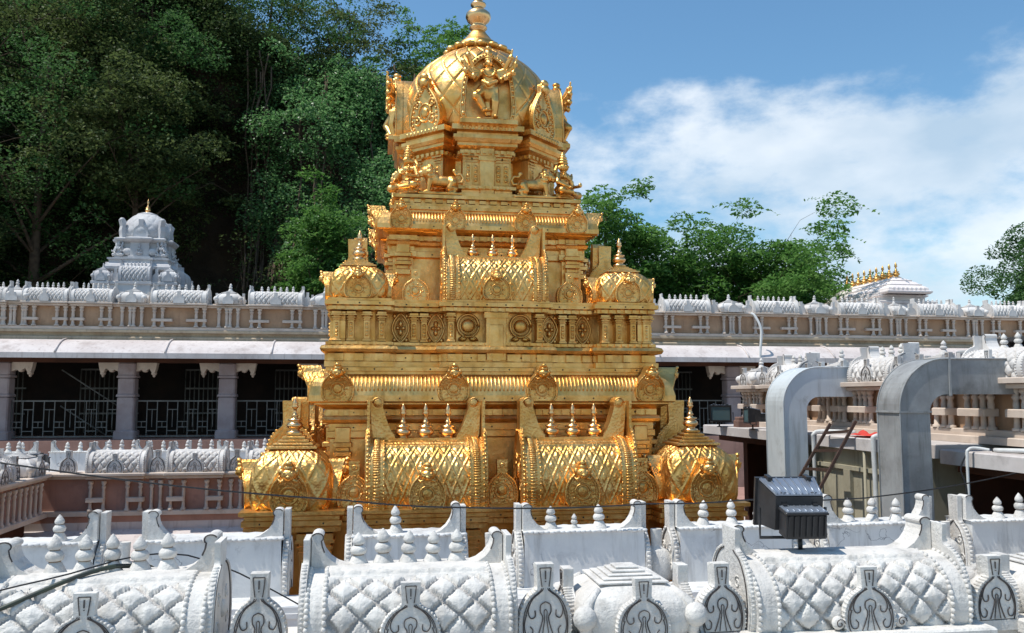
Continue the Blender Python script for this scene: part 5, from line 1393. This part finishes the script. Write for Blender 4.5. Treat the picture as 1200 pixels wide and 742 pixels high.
def tree(name, label, base, ztop, rad, leaf, size, seed, n_limb=9, clump_r=.9, dens=120, crown_from=.45, lean=(0, 0), feathery=False, squash=1.0, group=None, sub=5, spread=1.0):
    random.seed(seed); global rng; rng = np.random.default_rng(seed)
    bx, by, bz = base; H = ztop-bz
    r = node(name, None, None, T(bx, by, Z(bz)), label, 'tree', group)
    b = MB(); top = Vector((lean[0], lean[1], H*.80))
    pts = [Vector((0, 0, -.2)), Vector((lean[0]*.2+random.uniform(-.2, .2), lean[1]*.2, H*.25)), Vector((lean[0]*.55+random.uniform(-.3, .3), lean[1]*.5, H*.5)), top]
    tr = [.035*H*.55, .028*H*.55, .02*H*.55, .006*H*.5]
    cpts = catmull([tuple(p) for p in pts], 4); k = len(cpts)
    b.tube(cpts, [tr[0]+(tr[-1]-tr[0])*(i/(k-1))**.8 for i in range(k)], 9)
    cents = []; rads = []; tips = []; dirs = []
    for i in range(n_limb):
        f = crown_from+(1-crown_from)*(i+.3)/n_limb*.95
        idx = min(k-1, int(f*.98*(k-1))); p = Vector(cpts[idx]); a = i*2.399+random.uniform(-.5, .5)
        reach = rad*random.uniform(.65, 1.08)*(1-.45*max(0, (f-.6)/.4)); rise = H*random.uniform(.05, .22)*spread
        q = p+Vector((math.cos(a)*reach, math.sin(a)*reach*squash, rise)); q.z = min(q.z, H*random.uniform(.9, 1.0))
        mid = p.lerp(q, .5)+Vector((0, 0, random.uniform(.0, .10)*reach))
        lp_ = catmull([tuple(p), tuple(mid), tuple(q)], 4); r0 = tr[0]*.38*(1.15-f)
        b.tube(lp_, [r0*(1-.8*j/(len(lp_)-1)) for j in range(len(lp_))], 6)
        for j in range(sub):
            t = .35+.65*j/(sub-1); s0 = Vector(lp_[min(len(lp_)-1, int(t*(len(lp_)-1)))])
            off = Vector((random.gauss(0, 1), random.gauss(0, 1)*squash, random.gauss(.15, .6)))*rad*.26
            e = s0+off; b.tube([tuple(s0), tuple(s0.lerp(e, .5)+Vector((0, 0, .1))), tuple(e)], [r0*.3, r0*.22, r0*.1], 4)
            cents.append(np.array(e)); rads.append(clump_r*random.uniform(.6, 1.25))
            for w in range(5):
                aa = random.uniform(0, 2*PI); tips.append(np.array(e)); dirs.append((math.cos(aa), math.sin(aa)*max(squash, .6), random.uniform(-.1, .9)))
    node('trunk', b.mesh('trunk', ['bark']), r)
    P = clumps(cents, rads, dens)
    if feathery:
        P2, D2 = sprays(tips, dirs, clump_r*1.25, 9, size*.55)
        D = np.concatenate([rng.normal(size=P.shape), D2]); P = np.concatenate([P, P2])
        me = leaf_mesh('crown', P, size, leaf, .4, 2.3, D, .25)
    else: me = leaf_mesh('crown', P, size, leaf, .45, 1.8)
    node('crown', me, r)
    return r
def ztop(x):
    t = sstep(-20.0, -5.0, x)
    return 32-11.5*t-1.1*max(0, x+4.5)*(.35 if x < 4.5 else 1)-(max(0, x-4.5)*1.2)
def cliff(x, z):
    y = 48.2+(.16+.42*sstep(-9, -4, x))*z-6.5*sstep(-9, -4, x)+2.4*mnoise.noise((x*.11, z*.13, 1.7))+.9*mnoise.noise((x*.35, z*.35, 4.1))+.35*mnoise.noise((x*1.1, z*1.1, 9))
    y += 3.2*math.exp(-((x+10)/4.0)**2-((z-6)/6.0)**2)          # hollow behind the white tower
    y += .10*max(0, x-1.5)**2
    return y
b = MB()
NX, NZ = 130, 90
def hill_fn(u, v):
    x = -75+91*u
    zt = ztop(x)
    if v <= .8:
        z = -7+(zt+7)*v/.8; return (x, cliff(x, z), Z(z))
    t = (v-.8)/.2
    return (x+4*t, cliff(x, zt)+55*t, Z(zt+5*t*(1-t)*4*.5-10*t*t+1.2*mnoise.noise((x*.2, t*9, 3))))
b.grid(hill_fn, NX, NZ)
node('hill', b.mesh('hill', ['rock']), kind='structure')

# scrub that covers the cliff as one uncountable mass
random.seed(3); rng = np.random.default_rng(3)
cs = []; rs = []
for i in range(3300):
    x = random.uniform(-34, 9.5); z = random.uniform(1, ztop(x)+.8)
    if i > 2600: x = random.uniform(-15, 3); z = ztop(x)+random.uniform(-4, .9)
    hollow = math.exp(-((x+9.3)/3.6)**2-((z-7)/5.0)**2)
    if random.random() < hollow*1.3: continue
    if -6.5 < x < 5 and z > 6 and i <= 2600: continue
    if mnoise.noise((x*.16, z*.16, 7.7)) < -.3 and z < ztop(x)-9: continue
    cs.append(np.array([x, cliff(x, z)-random.uniform(.0, .9), Z(z)])); rs.append(random.uniform(.45, 1.15))
node('hillside_scrub', leaf_mesh('hillside_scrub', clumps(cs, rs, 120, .7), .20, 'leaf_dark', .35, 1.6), None, None, 'dark green scrub covering the shaded rock face of the hill', 'scrub', kind='stuff')

def creeper(name, label, x0, x1, z0, z1, n, out, leaf, size, seed, dens=150, shape=None):
    global rng; random.seed(seed); rng = np.random.default_rng(seed)
    cs = []; rs = []; b = MB(); xm = (x0+x1)/2; ox, oy, oz = xm, cliff(xm, z1), z1
    for i in range(n):
        x = random.uniform(x0, x1); z = random.uniform(z0, z1)
        if shape and not shape(x, z): continue
        bulge = .6+.9*mnoise.noise((x*.35, z*.3, seed))
        cs.append(np.array([x-ox, cliff(x, z)-oy-max(.1, out*bulge*random.uniform(.4, 1)), z-oz])); rs.append(random.uniform(.4, 1.0))
    r = node(name, None, None, T(ox, oy, Z(oz)), label, 'climbing plant')
    node('foliage', leaf_mesh('foliage', clumps(cs, rs, dens, .75, .85, True), size, leaf, .45, 1.5), r)
    for i in range(16):
        x = random.uniform(x0, x1); zs = z1-random.uniform(0, 2)
        b.tube([(x+.4*mnoise.noise((zz_*.3, i, 1))-ox, cliff(x, zz_)-oy-.15-out*.4, zz_-oz) for zz_ in np.linspace(zs, z0+random.uniform(0, 3), 12)], .05, 5)
    node('stems', b.mesh('stems', ['bark']), r)
creeper('creeper', 'bright green creeper mass hanging over the cliff just left of the gold dome', -7.6, 5.2, 4.5, 20.6, 1250, 3.4, 'leaf_creeper', .20, 21, 165, lambda x, z: z > 5.0+.9*max(0, abs(x+1.5)-1) and z < ztop(x)+.6 and x > -6.9-.4*math.sin(z*.9))
creeper('creeper', 'sparse dark creeper trailing down the cliff edge right of the white tower', -7.6, -4.4, 4.0, 12, 70, 1.0, 'leaf_olive', .17, 22, 110)

HG = 'trees on the wooded hill'
tree('hill_tree', 'dark leafy tree filling the left edge of the picture below the hilltop', (-20.5, 44.5, -2), 15.5, 5.0, 'leaf_dark', .19, 31, 18, 1.35, 230, .12, group=HG)
tree('hill_tree', 'dark tall tree towering left of the white tower, its crown leaving the picture top', (-17.0, 46.0, -2), 22.5, 5.2, 'leaf_mid', .18, 32, 18, 1.3, 170, .46, group=HG)
tree('hill_tree', 'olive green tree whose sunlit crown spreads high above the white tower', (-12.6, 46.2, 0), 19.4, 5.2, 'leaf_olive', .17, 33, 18, 1.2, 190, .66, group=HG, feathery=True)
tree('hill_tree', 'dim hilltop tree above the sunlit olive crown', (-13.2, 50.5, 12), 25.5, 4.4, 'leaf_mid', .19, 34, 17, 1.3, 180, .2, group=HG)
tree('hill_tree', 'leafy hilltop tree cut by the top of the picture, left of the dim one', (-15.5, 49.0, 12), 27, 5.0, 'leaf_olive', .19, 48, 17, 1.3, 170, .2, group=HG)
tree('hill_tree', 'dark tree in the top left corner of the picture', (-21.5, 48.0, 9), 26, 5.4, 'leaf_dark', .19, 49, 17, 1.35, 190, .2, group=HG)
tree('hill_tree', 'greyish open crowned tree at the hilltop above the bright creeper', (-2.2, 57.0, 17), 28.5, 5.0, 'leaf_olive', .17, 35, 15, .95, 110, .2, group=HG, feathery=True)
tree('hill_tree', 'hilltop tree closing the gap above the left end of the bright creeper', (-7.2, 57.5, 18), 31.0, 5.0, 'leaf_mid', .19, 52, 18, 1.3, 170, .15, group=HG)
tree('hill_tree', 'green hilltop tree leaning over the right end of the hill above the dome', (3.2, 55.5, 17), 26.0, 3.6, 'leaf_tree', .17, 36, 14, .85, 110, .25, group=HG, lean=(.6, 0), feathery=True)
tree('hill_tree', 'young feathery bright green tree below the creeper, close left of the golden tower', (-2.6, 42.6, -2), 12.0, 2.0, 'leaf_tree', .16, 37, 15, .75, 220, .5, group=HG, feathery=True)
tree('hill_tree', 'dark bushy tree behind the left end of the pillared hall roof', (-25.0, 46.5, -2), 20, 5.2, 'leaf_dark', .2, 38, 15, 1.3, 180, .2, group=HG)
tree('hill_tree', 'bare twiggy sapling with few pale leaves in the dark hollow', (-6.6, 44.0, -1), 9.2, 1.6, 'leaf_olive', .17, 39, 9, .4, 70, .5, group=HG)
TG = 'trees behind the pillared hall'
FT = dict(feathery=True, group=TG)
tree('feathery_tree', 'slender open green tree rising highest just right of the golden tower', (12.4, 45.0, -5), 14.0, 3.8, 'leaf_tree', .19, 41, 30, 1.05, 200, .25, **FT)
tree('feathery_tree', 'dense low green tree between the slender tree and the spreading one', (15.8, 46.5, -5), 10.4, 4.2, 'leaf_tree', .19, 42, 28, 1.3, 230, .2, **FT)
tree('feathery_tree', 'spreading feathery tree with a windblown crown left of the pale stepped roof', (20.6, 45.0, -5), 11.6, 4.8, 'leaf_tree', .19, 43, 34, 1.25, 230, .2, lean=(.8, 0), **FT)
tree('feathery_tree', 'green tree with wispy sprays reaching out over the gold finials', (24.4, 47.5, -5), 11.0, 4.4, 'leaf_tree', .19, 44, 28, 1.05, 200, .25, lean=(1.0, 0), **FT)
tree('feathery_tree', 'rounded light green crown at the foot of the slender open tree', (14.0, 47.5, -5), 11.4, 4.0, 'leaf_tree', .19, 51, 26, 1.2, 220, .2, **FT)
tree('feathery_tree', 'broad low crown filling the view behind the far roof, nearest the stepped roof', (22.6, 48.0, -5), 9.8, 4.2, 'leaf_tree', .19, 53, 26, 1.3, 220, .2, **FT)
tree('feathery_tree', 'dark low tree half hidden by the roof shrines beside the golden tower', (10.6, 47.0, -5), 8.4, 3.6, 'leaf_mid', .2, 45, 20, 1.2, 210, .2, group=TG)
tree('feathery_tree', 'bushy green crown filling the gap behind the far hall roof', (18.4, 48.5, -5), 9.4, 4.0, 'leaf_mid', .2, 47, 20, 1.2, 210, .2, **FT)
tree('broadleaf_tree', 'olive green tree with a heavy crown cut by the right edge of the picture', (38.9, 43.5, -5), 12.6, 4.6, 'leaf_mid', .18, 46, 40, 1.4, 300, .10)
